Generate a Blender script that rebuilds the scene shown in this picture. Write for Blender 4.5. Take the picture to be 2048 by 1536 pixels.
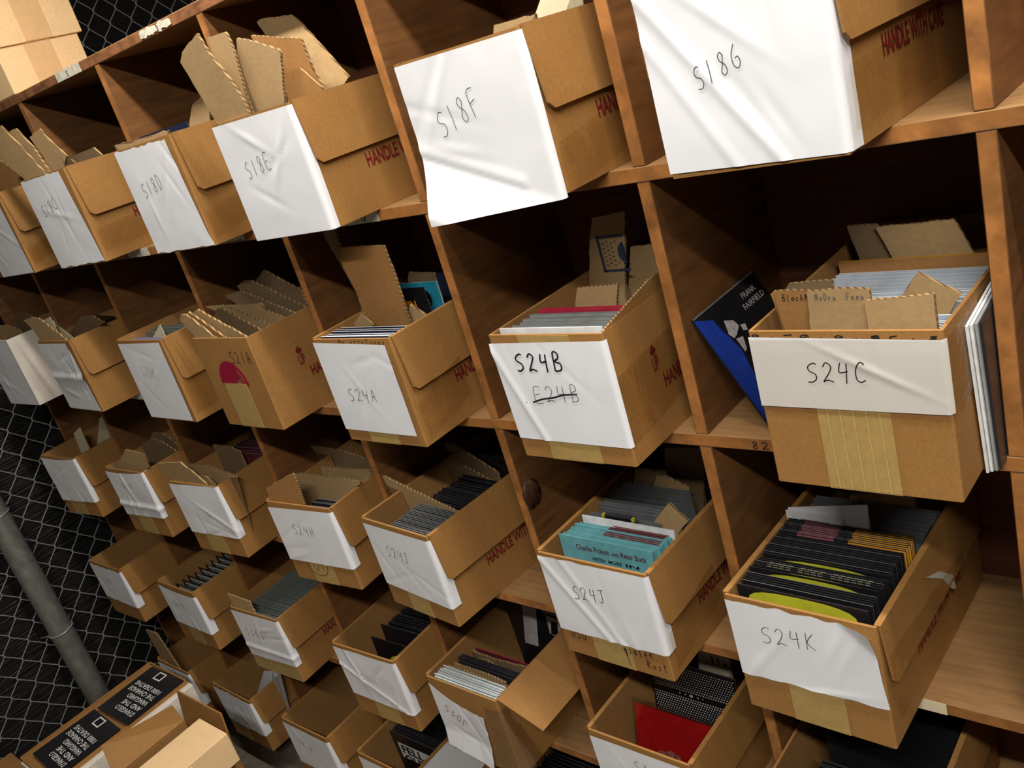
import bpy, bmesh, math, random
from mathutils import Vector, Matrix, noise

C = bpy.context.scene.collection
for o in list(bpy.data.objects):
    bpy.data.objects.remove(o)

# ------------------------------------------------------------------ camera
cam_d = bpy.data.cameras.new('camera')
cam = bpy.data.objects.new('camera', cam_d)
C.objects.link(cam)
cam_d.sensor_width = 36.0
cam_d.lens = 36.0 * 1787.39 / 2048.0
cam_d.clip_start = 0.02
Xc = Vector((0.74026811, 0.61108472, -0.28031873))
Yc = -Vector((0.02699699, -0.44362993, -0.89580335))
Zc = -Vector((-0.67176952, 0.6555669, -0.34490254))
cam.matrix_world = Matrix(((Xc.x, Yc.x, Zc.x, 1.03265), (Xc.y, Yc.y, Zc.y, -0.93611),
                           (Xc.z, Yc.z, Zc.z, 0.56013), (0, 0, 0, 1)))
bpy.context.scene.camera = cam

# ------------------------------------------------------------------ light
world = bpy.data.worlds.new('storeroom')
bpy.context.scene.world = world
world.use_nodes = True
world.node_tree.nodes['Background'].inputs[0].default_value = (1.0, 0.93, 0.84, 1)
world.node_tree.nodes['Background'].inputs[1].default_value = 0.08

def tube(name, loc, length, width, watts, col):
    d = bpy.data.lights.new(name, 'AREA')
    d.shape = 'RECTANGLE'
    d.size = length
    d.size_y = width
    d.energy = watts
    d.color = col
    o = bpy.data.objects.new(name, d)
    o.location = loc
    C.objects.link(o)
tube('ceiling_tube_lamp', (0.35, -0.25, 1.27), 2.5, 0.06, 38, (1.0, 0.95, 0.88))
tube('ceiling_tube_lamp', (1.5, -1.6, 1.62), 1.6, 0.10, 76, (1.0, 0.97, 0.92))

vs = bpy.context.scene.view_settings
vs.view_transform = 'Standard'
vs.look = 'None'
vs.exposure = 0.0
vs.gamma = 1.0
vs.use_curve_mapping = False

# ------------------------------------------------------------------ materials
def lin(c):
    return tuple((v / 255.0 / 12.92) if v / 255.0 <= 0.04045 else ((v / 255.0 + 0.055) / 1.055) ** 2.4 for v in c) + (1.0,)

def base_mat(name, rough=0.6, spec=0.3):
    m = bpy.data.materials.new(name)
    m.use_nodes = True
    nt = m.node_tree
    b = nt.nodes['Principled BSDF']
    b.inputs['Roughness'].default_value = rough
    b.inputs['Specular IOR Level'].default_value = spec
    return m, nt, b

def mat(name, rgb, rough=0.6, spec=0.3, var=0.12, scale=60.0, bump=0.0, stretch=(1, 1, 1), detail=4.0, metal=0.0, coat=0.0, rgb2=None):
    """flat colour broken up by noise (object space)"""
    m, nt, b = base_mat(name, rough, spec)
    b.inputs['Metallic'].default_value = metal
    if coat:
        b.inputs['Coat Weight'].default_value = coat
        b.inputs['Coat Roughness'].default_value = 0.12
    tc = nt.nodes.new('ShaderNodeTexCoord')
    mp = nt.nodes.new('ShaderNodeMapping')
    mp.inputs['Scale'].default_value = stretch
    nz = nt.nodes.new('ShaderNodeTexNoise')
    nz.inputs['Scale'].default_value = scale
    nz.inputs['Detail'].default_value = detail
    rp = nt.nodes.new('ShaderNodeValToRGB')
    a = lin(rgb)
    if rgb2 is None:
        lo = tuple(v * (1 - var) for v in a[:3]) + (1,)
        hi = tuple(min(1, v * (1 + var)) for v in a[:3]) + (1,)
    else:
        lo, hi = lin(rgb2), a
    rp.color_ramp.elements[0].position = 0.3
    rp.color_ramp.elements[1].position = 0.7
    rp.color_ramp.elements[0].color = lo
    rp.color_ramp.elements[1].color = hi
    nt.links.new(tc.outputs['Object'], mp.inputs['Vector'])
    nt.links.new(mp.outputs['Vector'], nz.inputs['Vector'])
    nt.links.new(nz.outputs['Fac'], rp.inputs['Fac'])
    nt.links.new(rp.outputs['Color'], b.inputs['Base Color'])
    if bump:
        bp = nt.nodes.new('ShaderNodeBump')
        bp.inputs['Strength'].default_value = bump
        bp.inputs['Distance'].default_value = 0.002
        nt.links.new(nz.outputs['Fac'], bp.inputs['Height'])
        nt.links.new(bp.outputs['Normal'], b.inputs['Normal'])
    return m

def two_scale(m, scale, amount):
    """blotches of wear, multiplied on the base colour"""
    nt = m.node_tree
    b = nt.nodes['Principled BSDF']
    src = b.inputs['Base Color'].links[0].from_socket
    tc = nt.nodes.new('ShaderNodeTexCoord')
    nz = nt.nodes.new('ShaderNodeTexNoise')
    nz.inputs['Scale'].default_value = scale
    nz.inputs['Detail'].default_value = 5.0
    nz.inputs['Roughness'].default_value = 0.65
    mr = nt.nodes.new('ShaderNodeMapRange')
    mr.inputs['From Min'].default_value = 0.3
    mr.inputs['From Max'].default_value = 0.7
    mr.inputs['To Min'].default_value = 1.0 - amount
    mr.inputs['To Max'].default_value = 1.0 + amount * 0.5
    mx = nt.nodes.new('ShaderNodeMix')
    mx.data_type = 'RGBA'
    mx.blend_type = 'MULTIPLY'
    mx.inputs['Factor'].default_value = 1.0
    nt.links.new(tc.outputs['Object'], nz.inputs['Vector'])
    nt.links.new(nz.outputs['Fac'], mr.inputs['Value'])
    nt.links.new(src, mx.inputs['A'])
    nt.links.new(mr.outputs['Result'], mx.inputs['B'])
    nt.links.new(mx.outputs['Result'], b.inputs['Base Color'])
    return m

M = {}
M['wood_face'] = two_scale(mat('varnished_board', (112, 74, 40), 0.5, 0.35, scale=9, stretch=(1.2, 1.2, 9), var=0.22, bump=0.08), 5, 0.3)
M['wood_shelf'] = two_scale(mat('worn_pine_shelf', (154, 116, 74), 0.6, 0.25, scale=8, stretch=(1.0, 14, 14), var=0.16, bump=0.1), 6, 0.2)
M['wood_edge'] = two_scale(mat('orange_board_edge', (164, 108, 56), 0.5, 0.35, scale=16, stretch=(1.5, 6, 1.5), var=0.25, bump=0.1), 22, 0.4)
M['wood_edge_dark'] = two_scale(mat('scuffed_top_board_edge', (134, 88, 56), 0.55, 0.3, scale=30, stretch=(1, 4, 4), var=0.25, bump=0.15), 25, 0.55)
M['ply_back'] = two_scale(mat('reddish_plywood', (106, 64, 46), 0.6, 0.25, scale=7, stretch=(1.0, 8, 16), var=0.25, bump=0.05), 3, 0.25)
M['kraft'] = two_scale(mat('kraft_cardboard', (156, 112, 60), 0.62, 0.3, scale=220, var=0.09), 14, 0.1)
M['kraft_pale'] = two_scale(mat('pale_kraft_cardboard', (238, 200, 150), 0.62, 0.3, scale=220, var=0.07), 12, 0.07)
M['kraft_in'] = two_scale(mat('inner_cardboard', (148, 108, 62), 0.75, 0.2, scale=220, var=0.09), 14, 0.1)
M['tan_card'] = two_scale(mat('tan_grey_cardboard', (170, 140, 98), 0.75, 0.2, scale=160, var=0.08), 16, 0.1)
M['orange_card'] = two_scale(mat('brown_cardboard', (158, 114, 66), 0.7, 0.2, scale=160, var=0.08), 16, 0.1)
M['grey_card'] = two_scale(mat('dull_grey_cardboard', (124, 102, 74), 0.75, 0.2, scale=160, var=0.08), 16, 0.1)
M['cream_card'] = mat('cream_card', (214, 200, 166), 0.7, 0.25, scale=60, var=0.04)
M['paper'] = mat('white_copier_paper', (228, 228, 230), 0.55, 0.3, scale=14, var=0.025)
M['white_board'] = mat('white_chipboard', (222, 212, 198), 0.6, 0.3, scale=26, var=0.06)
M['kraft_tape'] = two_scale(mat('reinforced_gummed_tape', (172, 142, 84), 0.45, 0.4, scale=120, var=0.07), 40, 0.1)
M['red_ink'] = mat('dark_red_print', (116, 28, 30), 0.6, 0.2, scale=300, var=0.15)
M['logo_ink'] = mat('maroon_print', (140, 24, 48), 0.6, 0.2, scale=300, var=0.1)
M['pencil'] = mat('pencil_line', (92, 92, 94), 0.5, 0.3, scale=400, var=0.2)
M['faint_pencil'] = mat('faint_pencil_line', (158, 158, 162), 0.5, 0.3, scale=400, var=0.15)
M['marker'] = mat('black_marker_line', (30, 30, 30), 0.5, 0.3, scale=300, var=0.2)
M['red_pen'] = mat('red_pen_line', (140, 60, 62), 0.5, 0.3, scale=400, var=0.2)
M['galv'] = two_scale(mat('galvanised_pipe', (150, 150, 142), 0.45, 0.5, scale=60, stretch=(1, 1, 0.3), var=0.12, metal=0.55), 30, 0.3)
M['wire'] = mat('galvanised_wire', (188, 188, 184), 0.4, 0.5, scale=80, var=0.1, metal=0.5)
M['concrete'] = two_scale(mat('stained_concrete', (118, 108, 94), 0.85, 0.15, scale=40, var=0.15, bump=0.1), 4, 0.3)
M['black_ink'] = mat('black_print', (22, 20, 20), 0.5, 0.3, scale=100, var=0.2)
M['white_ink'] = mat('white_print', (214, 212, 206), 0.5, 0.3, scale=100, var=0.05)
M['yellow_ink'] = mat('yellow_green_label', (176, 176, 44), 0.4, 0.4, scale=40, var=0.1)
M['lime_disc'] = mat('lime_vinyl', (182, 190, 40), 0.3, 0.5, scale=40, var=0.1)
M['pale_green_ink'] = mat('pale_green_print', (164, 170, 128), 0.45, 0.35, scale=160, var=0.2)
M['pink_ink'] = mat('dusty_pink_print', (150, 84, 88), 0.45, 0.35, scale=60, var=0.12)
M['gold_ink'] = mat('golden_print', (206, 142, 42), 0.45, 0.35, scale=60, var=0.12)
M['orange_ink'] = mat('orange_print', (222, 138, 40), 0.45, 0.35, scale=60, var=0.1)
M['navy_ink'] = mat('dark_blue_print', (52, 62, 84), 0.5, 0.3, scale=60, var=0.1)
M['skin_grey'] = mat('pale_print', (176, 166, 164), 0.5, 0.3, scale=120, var=0.2)
M['sticker'] = two_scale(mat('dirty_white_sticker', (206, 200, 180), 0.5, 0.3, scale=60, var=0.08), 60, 0.2)
def sl(name, rgb, rough=0.3, var=0.12):
    M[name] = mat(name, rgb, rough, 0.45, scale=50, var=var)
sl('black_sleeve', (26, 25, 27)); sl('dark_sleeve', (44, 42, 46)); sl('navy_sleeve', (34, 40, 62)); sl('olive_sleeve', (70, 70, 34))
sl('grey_sleeve', (150, 152, 150)); sl('bluegrey_sleeve', (168, 178, 188)); sl('white_sleeve', (226, 226, 224)); sl('teal_sleeve', (104, 164, 170))
sl('greengrey_sleeve', (112, 120, 108)); sl('lavender_sleeve', (136, 136, 178)); sl('maroon_sleeve', (92, 40, 46)); sl('crimson_sleeve', (176, 44, 66))
sl('red_sleeve', (226, 28, 36), 0.25); sl('cyan_sleeve', (44, 146, 172)); sl('plum_sleeve', (66, 40, 62)); sl('mint_sleeve', (186, 200, 190)); sl('clear_case', (96, 98, 100), 0.15)
M['edge_white'] = mat('white_sleeve_edge', (214, 216, 220), 0.4, 0.4, scale=50, var=0.05)
M['edge_grey'] = mat('grey_sleeve_edge', (112, 114, 114), 0.3, 0.45, scale=50, var=0.1)
M['edge_dark'] = mat('dark_sleeve_edge', (58, 56, 58), 0.3, 0.45, scale=50, var=0.1)
M['edge_gold'] = M['gold_ink']

def flute_mat():
    m, nt, b = base_mat('corrugated_edge', 0.8, 0.15)
    tc = nt.nodes.new('ShaderNodeTexCoord')
    wv = nt.nodes.new('ShaderNodeTexWave')
    wv.bands_direction = 'DIAGONAL'
    wv.inputs['Scale'].default_value = 80.0
    wv.inputs['Distortion'].default_value = 1.5
    rp = nt.nodes.new('ShaderNodeValToRGB')
    rp.color_ramp.elements[0].color = lin((104, 78, 50))
    rp.color_ramp.elements[1].color = lin((172, 142, 98))
    rp.color_ramp.elements[0].position = 0.25
    rp.color_ramp.elements[1].position = 0.6
    nt.links.new(tc.outputs['Object'], wv.inputs['Vector'])
    nt.links.new(wv.outputs['Fac'], rp.inputs['Fac'])
    nt.links.new(rp.outputs['Color'], b.inputs['Base Color'])
    return m
M['flute'] = flute_mat()

def clear_mat(name, fac, rough, tint=(1, 1, 1, 1), bump=0.0):
    m = bpy.data.materials.new(name)
    m.use_nodes = True
    nt = m.node_tree
    nt.nodes.clear()
    out = nt.nodes.new('ShaderNodeOutputMaterial')
    mx = nt.nodes.new('ShaderNodeMixShader')
    tr = nt.nodes.new('ShaderNodeBsdfTransparent')
    tr.inputs[0].default_value = tint
    gl = nt.nodes.new('ShaderNodeBsdfGlossy')
    gl.inputs['Roughness'].default_value = rough
    mx.inputs[0].default_value = fac
    if bump:
        tc = nt.nodes.new('ShaderNodeTexCoord')
        nz = nt.nodes.new('ShaderNodeTexNoise')
        nz.inputs['Scale'].default_value = 22
        nz.inputs['Detail'].default_value = 3
        bp = nt.nodes.new('ShaderNodeBump')
        bp.inputs['Strength'].default_value = bump
        bp.inputs['Distance'].default_value = 0.01
        nt.links.new(tc.outputs['Object'], nz.inputs['Vector'])
        nt.links.new(nz.outputs['Fac'], bp.inputs['Height'])
        nt.links.new(bp.outputs['Normal'], gl.inputs['Normal'])
    nt.links.new(tr.outputs[0], mx.inputs[1])
    nt.links.new(gl.outputs[0], mx.inputs[2])
    nt.links.new(mx.outputs[0], out.inputs[0])
    return m
M['clear_tape'] = clear_mat('clear_packing_tape', 0.11, 0.12, (0.95, 0.92, 0.86, 1), 0.5)
M['clear_plastic'] = clear_mat('clear_plastic_sleeve', 0.14, 0.15, (0.86, 0.86, 0.85, 1), 0.5)

def tarp_mat():
    m, nt, b = base_mat('black_sheeting', 0.38, 0.4)
    tc = nt.nodes.new('ShaderNodeTexCoord')
    mp = nt.nodes.new('ShaderNodeMapping')
    mp.inputs['Scale'].default_value = (1, 1.2, 26)
    nz = nt.nodes.new('ShaderNodeTexNoise')
    nz.inputs['Scale'].default_value = 5
    nz.inputs['Detail'].default_value = 6
    rp = nt.nodes.new('ShaderNodeValToRGB')
    rp.color_ramp.elements[0].position = 0.45
    rp.color_ramp.elements[1].position = 0.8
    rp.color_ramp.elements[0].color = lin((22, 21, 20))
    rp.color_ramp.elements[1].color = lin((40, 39, 37))
    bp = nt.nodes.new('ShaderNodeBump')
    bp.inputs['Strength'].default_value = 0.6
    bp.inputs['Distance'].default_value = 0.01
    nt.links.new(tc.outputs['Object'], mp.inputs['Vector'])
    nt.links.new(mp.outputs['Vector'], nz.inputs['Vector'])
    nt.links.new(nz.outputs['Fac'], rp.inputs['Fac'])
    nt.links.new(rp.outputs['Color'], b.inputs['Base Color'])
    nt.links.new(nz.outputs['Fac'], bp.inputs['Height'])
    nt.links.new(bp.outputs['Normal'], b.inputs['Normal'])
    return m
M['tarp'] = tarp_mat()

# ------------------------------------------------------------------ helpers
def box(bm, x0, x1, y0, y1, z0, z1, mi=0):
    v = [bm.verts.new(p) for p in ((x0, y0, z0), (x1, y0, z0), (x1, y1, z0), (x0, y1, z0), (x0, y0, z1), (x1, y0, z1), (x1, y1, z1), (x0, y1, z1))]
    fs = []
    for q in ((0, 3, 2, 1), (4, 5, 6, 7), (0, 1, 5, 4), (1, 2, 6, 5), (2, 3, 7, 6), (3, 0, 4, 7)):
        f = bm.faces.new([v[i] for i in q])
        f.material_index = mi
        fs.append(f)
    return fs

def mesh(name, bm, mats, bevel=0.0, smooth=False):
    if bevel:
        bmesh.ops.bevel(bm, geom=bm.edges[:], offset=bevel, segments=2, affect='EDGES', profile=0.5)
    bmesh.ops.recalc_face_normals(bm, faces=bm.faces)
    me = bpy.data.meshes.new(name)
    bm.to_mesh(me)
    bm.free()
    for k in (mats if isinstance(mats, (list, tuple)) else [mats]):
        me.materials.append(M[k])
    if smooth:
        for p in me.polygons:
            p.use_smooth = True
    return me

def link(name, me, parent=None, loc=None, rot=None, label=None):
    o = bpy.data.objects.new(name, me)
    C.objects.link(o)
    if parent is not None:
        o.parent = parent
    if loc is not None:
        o.location = loc
    if rot is not None:
        o.rotation_euler = rot
    if label:
        o['label'] = label
    return o

def tag(o, label, cat, group=None):
    o['label'] = label
    o['category'] = cat
    if group:
        o['group'] = group
    return o

def empty(name, loc, rz=0.0):
    o = bpy.data.objects.new(name, None)
    o.empty_display_size = 0.05
    C.objects.link(o)
    o.location = loc
    o.rotation_euler = (0, 0, rz)
    return o

def prism(bm, pts, frm, thick_dir, mi_face=0, mi_edge=0):
    """extrude a 2D outline: frm(p) -> Vector, thick_dir a Vector"""
    a = [bm.verts.new(frm(p)) for p in pts]
    b = [bm.verts.new(frm(p) + thick_dir) for p in pts]
    f1 = bm.faces.new(a); f2 = bm.faces.new(b[::-1])
    f1.material_index = f2.material_index = mi_face
    n = len(pts)
    for i in range(n):
        f = bm.faces.new([a[i], b[i], b[(i + 1) % n], a[(i + 1) % n]])
        f.material_index = mi_edge
    bmesh.ops.triangulate(bm, faces=[f1, f2])

def tube_mesh(bm, pts, r, seg=6, mi=0):
    rings = []
    for i, p in enumerate(pts):
        p = Vector(p)
        t = (Vector(pts[min(i + 1, len(pts) - 1)]) - Vector(pts[max(i - 1, 0)])).normalized()
        u = t.orthogonal().normalized() if i == 0 else (u - t * u.dot(t)).normalized()
        w = t.cross(u)
        rings.append([bm.verts.new(p + (u * math.cos(2 * math.pi * k / seg) + w * math.sin(2 * math.pi * k / seg)) * r) for k in range(seg)])
    for a, b in zip(rings, rings[1:]):
        for k in range(seg):
            f = bm.faces.new([a[k], a[(k + 1) % seg], b[(k + 1) % seg], b[k]])
            f.material_index = mi
    for ring in (rings[0][::-1], rings[-1]):
        bm.faces.new(ring).material_index = mi

_text_cache = {}
def text_polys(s, bold=0.0):
    """a word as filled triangles in em units: (verts2d, tris, width)"""
    key = (s, bold)
    if key in _text_cache:
        return _text_cache[key]
    cu = bpy.data.curves.new('t', 'FONT')
    cu.body = s
    cu.size = 1.0
    cu.offset = bold
    cu.resolution_u = 2
    o = bpy.data.objects.new('t', cu)
    C.objects.link(o)
    dg = bpy.context.evaluated_depsgraph_get()
    me = bpy.data.meshes.new_from_object(o.evaluated_get(dg))
    v = [(p.co.x, p.co.y) for p in me.vertices]
    t = [tuple(p.vertices) for p in me.polygons]
    bpy.data.objects.remove(o)
    bpy.data.curves.remove(cu)
    bpy.data.meshes.remove(me)
    _text_cache[key] = (v, t, max([q[0] for q in v] or [1]))
    return _text_cache[key]

def text_into(bm, s, fn, width, height, bold=0.0, mi=0):
    """place a word: fn(u, v) -> Vector, u in [0,width], cap height = height"""
    v, t, w = text_polys(s, bold)
    vs_ = [bm.verts.new(fn(p[0] / w * width, p[1] / 0.7 * height)) for p in v]
    for q in t:
        try:
            bm.faces.new([vs_[i] for i in q]).material_index = mi
        except ValueError:
            pass

GLYPH = {
 'S': [[(.62, .92), (.4, 1), (.12, .82), (.18, .6), (.5, .45), (.56, .2), (.34, .02), (.04, .06)]],
 '1': [[(.3, 1), (.26, 0)]],
 '8': [[(.5, .8), (.38, 1), (.14, .9), (.2, .65), (.46, .42), (.5, .12), (.26, 0), (.12, .2), (.3, .48), (.5, .8)]],
 '2': [[(.04, .78), (.25, 1), (.52, .82), (.4, .48), (.06, .05), (.3, .12), (.66, .02)]],
 '4': [[(.16, .98), (.08, .5), (.58, .54)], [(.52, .95), (.46, -.05)]],
 '3': [[(.1, .95), (.48, .9), (.2, .56), (.54, .34), (.34, .02), (.06, .12)]],
 '0': [[(.3, 1), (.08, .7), (.1, .25), (.32, 0), (.54, .3), (.52, .75), (.3, 1)]],
 'A': [[(.04, 0), (.3, 1), (.56, 0)], [(.14, .38), (.5, .4)]],
 'B': [[(.1, 0), (.14, 1), (.46, .95), (.46, .66), (.16, .54), (.56, .36), (.5, .04), (.08, 0)]],
 'C': [[(.58, .88), (.32, 1), (.08, .62), (.12, .16), (.36, 0), (.62, .1)]],
 'D': [[(.1, 0), (.12, 1), (.5, .8), (.56, .35), (.36, .04), (.08, 0)]],
 'E': [[(.6, 1), (.12, .96), (.1, .04), (.6, 0)], [(.1, .52), (.5, .54)]],
 'F': [[(.6, 1), (.12, .96), (.08, -.05)], [(.1, .52), (.52, .56)]],
 'G': [[(.5, 1), (.14, .62), (.1, .18), (.34, 0), (.58, .2), (.5, .46), (.3, .42)]],
 'H': [[(.1, 1), (.08, 0)], [(.54, 1), (.5, 0)], [(.08, .5), (.52, .52)]],
 'I': [[(.1, 1), (.5, 1)], [(.3, 1), (.28, 0)], [(.06, 0), (.52, 0)]],
 'J': [[(.1, .95), (.62, 1)], [(.4, .98), (.4, .2), (.22, 0), (.04, .16)]],
 'K': [[(.12, 1), (.08, 0)], [(.56, .95), (.12, .42), (.6, 0)]],
 'M': [[(.04, 0), (.12, 1), (.32, .4), (.52, 1), (.6, 0)]],
 'N': [[(.06, 0), (.1, 1), (.5, .05), (.54, 1)]],
 'R': [[(.1, 0), (.12, 1), (.48, .9), (.42, .55), (.14, .48), (.58, 0)]],
 'O': [[(.3, 1), (.08, .7), (.1, .25), (.32, 0), (.54, .3), (.52, .75), (.3, 1)]],
 'U': [[(.08, 1), (.1, .2), (.3, 0), (.5, .25), (.54, 1)]],
 'T': [[(.04, 1), (.6, 1)], [(.32, 1), (.3, 0)]],
 'a': [[(.5, .5), (.2, .5), (.1, .15), (.35, .05), (.5, .45), (.56, .02)]],
 'b': [[(.12, 1), (.1, .05), (.45, .1), (.45, .45), (.12, .4)]],
 'c': [[(.5, .45), (.2, .45), (.12, .1), (.5, .05)]],
 'e': [[(.12, .25), (.5, .3), (.35, .52), (.12, .3), (.25, .02), (.55, .08)]],
 'g': [[(.5, .5), (.2, .5), (.12, .15), (.45, .1), (.52, .5), (.48, -.3), (.15, -.3)]],
 'k': [[(.12, 1), (.1, 0)], [(.48, .5), (.12, .2), (.52, 0)]],
 'l': [[(.3, 1), (.25, .05), (.45, 0)]],
 'n': [[(.1, .5), (.1, 0), (.14, .4), (.42, .5), (.48, 0)]],
 'o': [[(.3, .5), (.1, .25), (.3, 0), (.52, .25), (.3, .5)]],
 'r': [[(.12, .5), (.12, 0), (.16, .35), (.45, .5)]],
 's': [[(.48, .5), (.15, .45), (.45, .2), (.1, .02)]],
 't': [[(.3, .95), (.28, .05), (.5, .02)], [(.08, .6), (.52, .62)]],
 'u': [[(.1, .5), (.14, .05), (.44, .1), (.46, .5), (.52, 0)]],
 '.': [[(.28, .05), (.34, .0)]],
 '-': [[(.08, .45), (.56, .5)]],
}
def strokes(s, u0, v0, u1, v1, h, slant=0.12, wob=0.0, seed=1):
    rnd = random.Random(seed)
    n = len(s)
    L = math.hypot(u1 - u0, v1 - v0)
    adv = L / max(1, n - 0.38)
    cu, cv = (u1 - u0) / L, (v1 - v0) / L
    sx = adv * 1.05
    out = []
    for i, ch in enumerate(s):
        for st in GLYPH.get(ch, []):
            pl = []
            for (a, b) in st:
                a2 = (a - 0.0) * sx + b * h * slant + rnd.uniform(-wob, wob) * h
                b2 = b * h + rnd.uniform(-wob, wob) * h
                x = u0 + cu * (i * adv + a2) - cv * b2
                y = v0 + cv * (i * adv + a2) + cu * b2
                pl.append((x, y))
            out.append(pl)
    return out

def smooth_line(pl, step=0.003):
    """Catmull-Rom through the stroke points"""
    if len(pl) < 3:
        q = []
        (x0, y0), (x1, y1) = pl[0], pl[-1]
        n = max(2, int(math.hypot(x1 - x0, y1 - y0) / step) + 1)
        return [(x0 + (x1 - x0) * i / n, y0 + (y1 - y0) * i / n) for i in range(n + 1)]
    P = [pl[0]] + pl + [pl[-1]]
    out = []
    for i in range(1, len(P) - 2):
        p0, p1, p2, p3 = P[i - 1], P[i], P[i + 1], P[i + 2]
        for k in range(4):
            t = k / 4.0
            out.append(tuple(0.5 * (2 * p1[j] + (p2[j] - p0[j]) * t + (2 * p0[j] - 5 * p1[j] + 4 * p2[j] - p3[j]) * t * t + (3 * p1[j] - p0[j] - 3 * p2[j] + p3[j]) * t ** 3) for j in (0, 1)))
    out.append(pl[-1])
    return out

def ribbon(bm, pl, width, fn, mi=0):
    pl = smooth_line(pl)
    prev = None
    for i, p in enumerate(pl):
        a = pl[max(i - 1, 0)]
        b = pl[min(i + 1, len(pl) - 1)]
        dx, dy = b[0] - a[0], b[1] - a[1]
        L = math.hypot(dx, dy) or 1.0
        nx, ny = -dy / L * width / 2, dx / L * width / 2
        cur = (bm.verts.new(fn(p[0] + nx, p[1] + ny)), bm.verts.new(fn(p[0] - nx, p[1] - ny)))
        if prev:
            bm.faces.new([prev[0], prev[1], cur[1], cur[0]]).material_index = mi
        prev = cur

# ------------------------------------------------------------------ the room
FLOOR = -1.25
bm = bmesh.new()
box(bm, -2.6, 3.0, -3.0, 2.4, FLOOR - 0.06, FLOOR)
o = link('floor', mesh('floor', bm, 'concrete'))
o['kind'] = 'structure'
bm = bmesh.new()
box(bm, -2.26, -2.22, -2.2, 2.4, FLOOR, 1.75)
o = link('wall_left', mesh('wall_left', bm, 'tarp'))
o['kind'] = 'structure'

# ------------------------------------------------------------------ shelving unit
XS = [-1.994, -1.606, -1.203, -0.791, -0.390, 0.0, 0.392, 0.780, 1.170]
ZT = [0.766, 0.376, 0.0, -0.3855, -0.767, -1.148]
TH = 0.019
DEP = 0.29
unit = empty('shelving_unit', (-0.4, 0.15, FLOOR))
tag(unit, 'large wooden pigeonhole shelving unit filled with record boxes', 'shelf unit')
UO = Vector((-0.4, 0.15, FLOOR))
def ub(name, x0, x1, y0, y1, z0, z1, mats, front=None, bevel=0.0012, label=None):
    b = bmesh.new()
    fs = box(b, x0 - UO.x, x1 - UO.x, y0 - UO.y, y1 - UO.y, z0 - UO.z, z1 - UO.z)
    fs[2].material_index = 1
    return link(name, mesh(name, b, mats, bevel), unit, label=label)
shelf_parts = {}
for i, z in enumerate(ZT):
    if i == 0:
        ub('top_board', XS[0], 1.19, 0, DEP + 0.012, z - TH, z, ['wood_shelf', 'wood_edge_dark'], label='scuffed top board with torn stickers')
    else:
        shelf_parts[i] = ub('shelf', XS[0] + TH, 1.17, 0, DEP, z - TH, z, ['wood_shelf', 'wood_edge'])
for i in range(5):
    z1, z0 = ZT[i] - TH, ZT[i + 1]
    for k, x in enumerate(XS):
        if k in (0, len(XS) - 1):
            continue
        ub('divider', x, x + TH, 0.0005, DEP, z0 + 0.0003, z1 - 0.0003, ['wood_face', 'wood_edge'])
ub('end_panel', XS[0], XS[0] + TH, 0, DEP, FLOOR, ZT[0] - TH - 0.0003, ['wood_face', 'wood_edge'])
ub('end_panel', 1.170, 1.189, 0, DEP, FLOOR, ZT[0] - TH - 0.0003, ['wood_face', 'wood_edge'])
ub('back_panel', XS[0], 1.19, DEP + 0.0005, DEP + 0.008, FLOOR + 0.02, ZT[0] - TH - 0.001, ['ply_back', 'ply_back'], bevel=0)
ub('kick_board', XS[0] + TH, 1.17, 0.05, 0.068, FLOOR, ZT[5] - TH, ['wood_face', 'wood_face'])
# dark knot bulging on the divider right of S24I
bm = bmesh.new()
bmesh.ops.create_uvsphere(bm, u_segments=14, v_segments=8, radius=1.0)
for v in bm.verts:
    n = noise.noise(v.co * 2.3)
    v.co = Vector((v.co.x * 0.006 * (1 + n), v.co.y * 0.022 * (1 + 0.4 * n), v.co.z * 0.026 * (1 + 0.4 * n))) + Vector((0.021, 0.018, -0.155)) - UO
M['knot'] = mat('dark_wood_knot', (66, 40, 26), 0.45, 0.4, scale=60, var=0.3)
link('knot', mesh('knot', bm, 'knot', smooth=True), unit, label='dark bulging knot')
# stickers on the shelf fronts (children of the unit's boards)
def sticker(x0, x1, zi, txt=None, torn=False, plain=False, tx=0.5):
    z0, z1 = ZT[zi] - TH + 0.0005, ZT[zi] - 0.0006
    b = bmesh.new()
    n = 14
    rnd = random.Random(int(x0 * 1000))
    pts = []
    for i in range(n + 1):
        pts.append((x0 + (x1 - x0) * i / n, z1 - (rnd.uniform(0, 0.006) if torn else 0)))
    for i in range(n, -1, -1):
        pts.append((x0 + (x1 - x0) * i / n + (rnd.uniform(-.004, .004) if torn else 0), z0 + (rnd.uniform(0, 0.005) if torn else 0)))
    prism(b, pts, lambda p: Vector((p[0], -0.0014, p[1])) - UO, Vector((0, 0.0009, 0)), 0, 0)
    p = link('shelf_sticker', mesh('shelf_sticker', b, 'cream_card' if plain else 'sticker'), unit)
    if txt:
        b = bmesh.new()
        x = x0 + (x1 - x0) * tx
        text_into(b, txt, lambda u, v: Vector((x + u, -0.0019, z0 + 0.0035 + v)) - UO, 0.0065 * len(txt), 0.010, 0.015)
        link('sticker_number', mesh('sticker_number', b, 'black_ink'), p)
sticker(-0.964, -0.846, 0, '5', tx=0.45)
sticker(-0.581, -0.468, 0, '3', torn=True, tx=0.55)
sticker(-0.225, -0.105, 1, '13', tx=0.62)
sticker(-1.0, -0.899, 1, '11', tx=0.5)
sticker(-0.60, -0.505, 1, torn=True)
sticker(-1.375, -1.268, 2)
sticker(0.60, 0.676, 3, plain=True)
b = bmesh.new()
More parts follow.
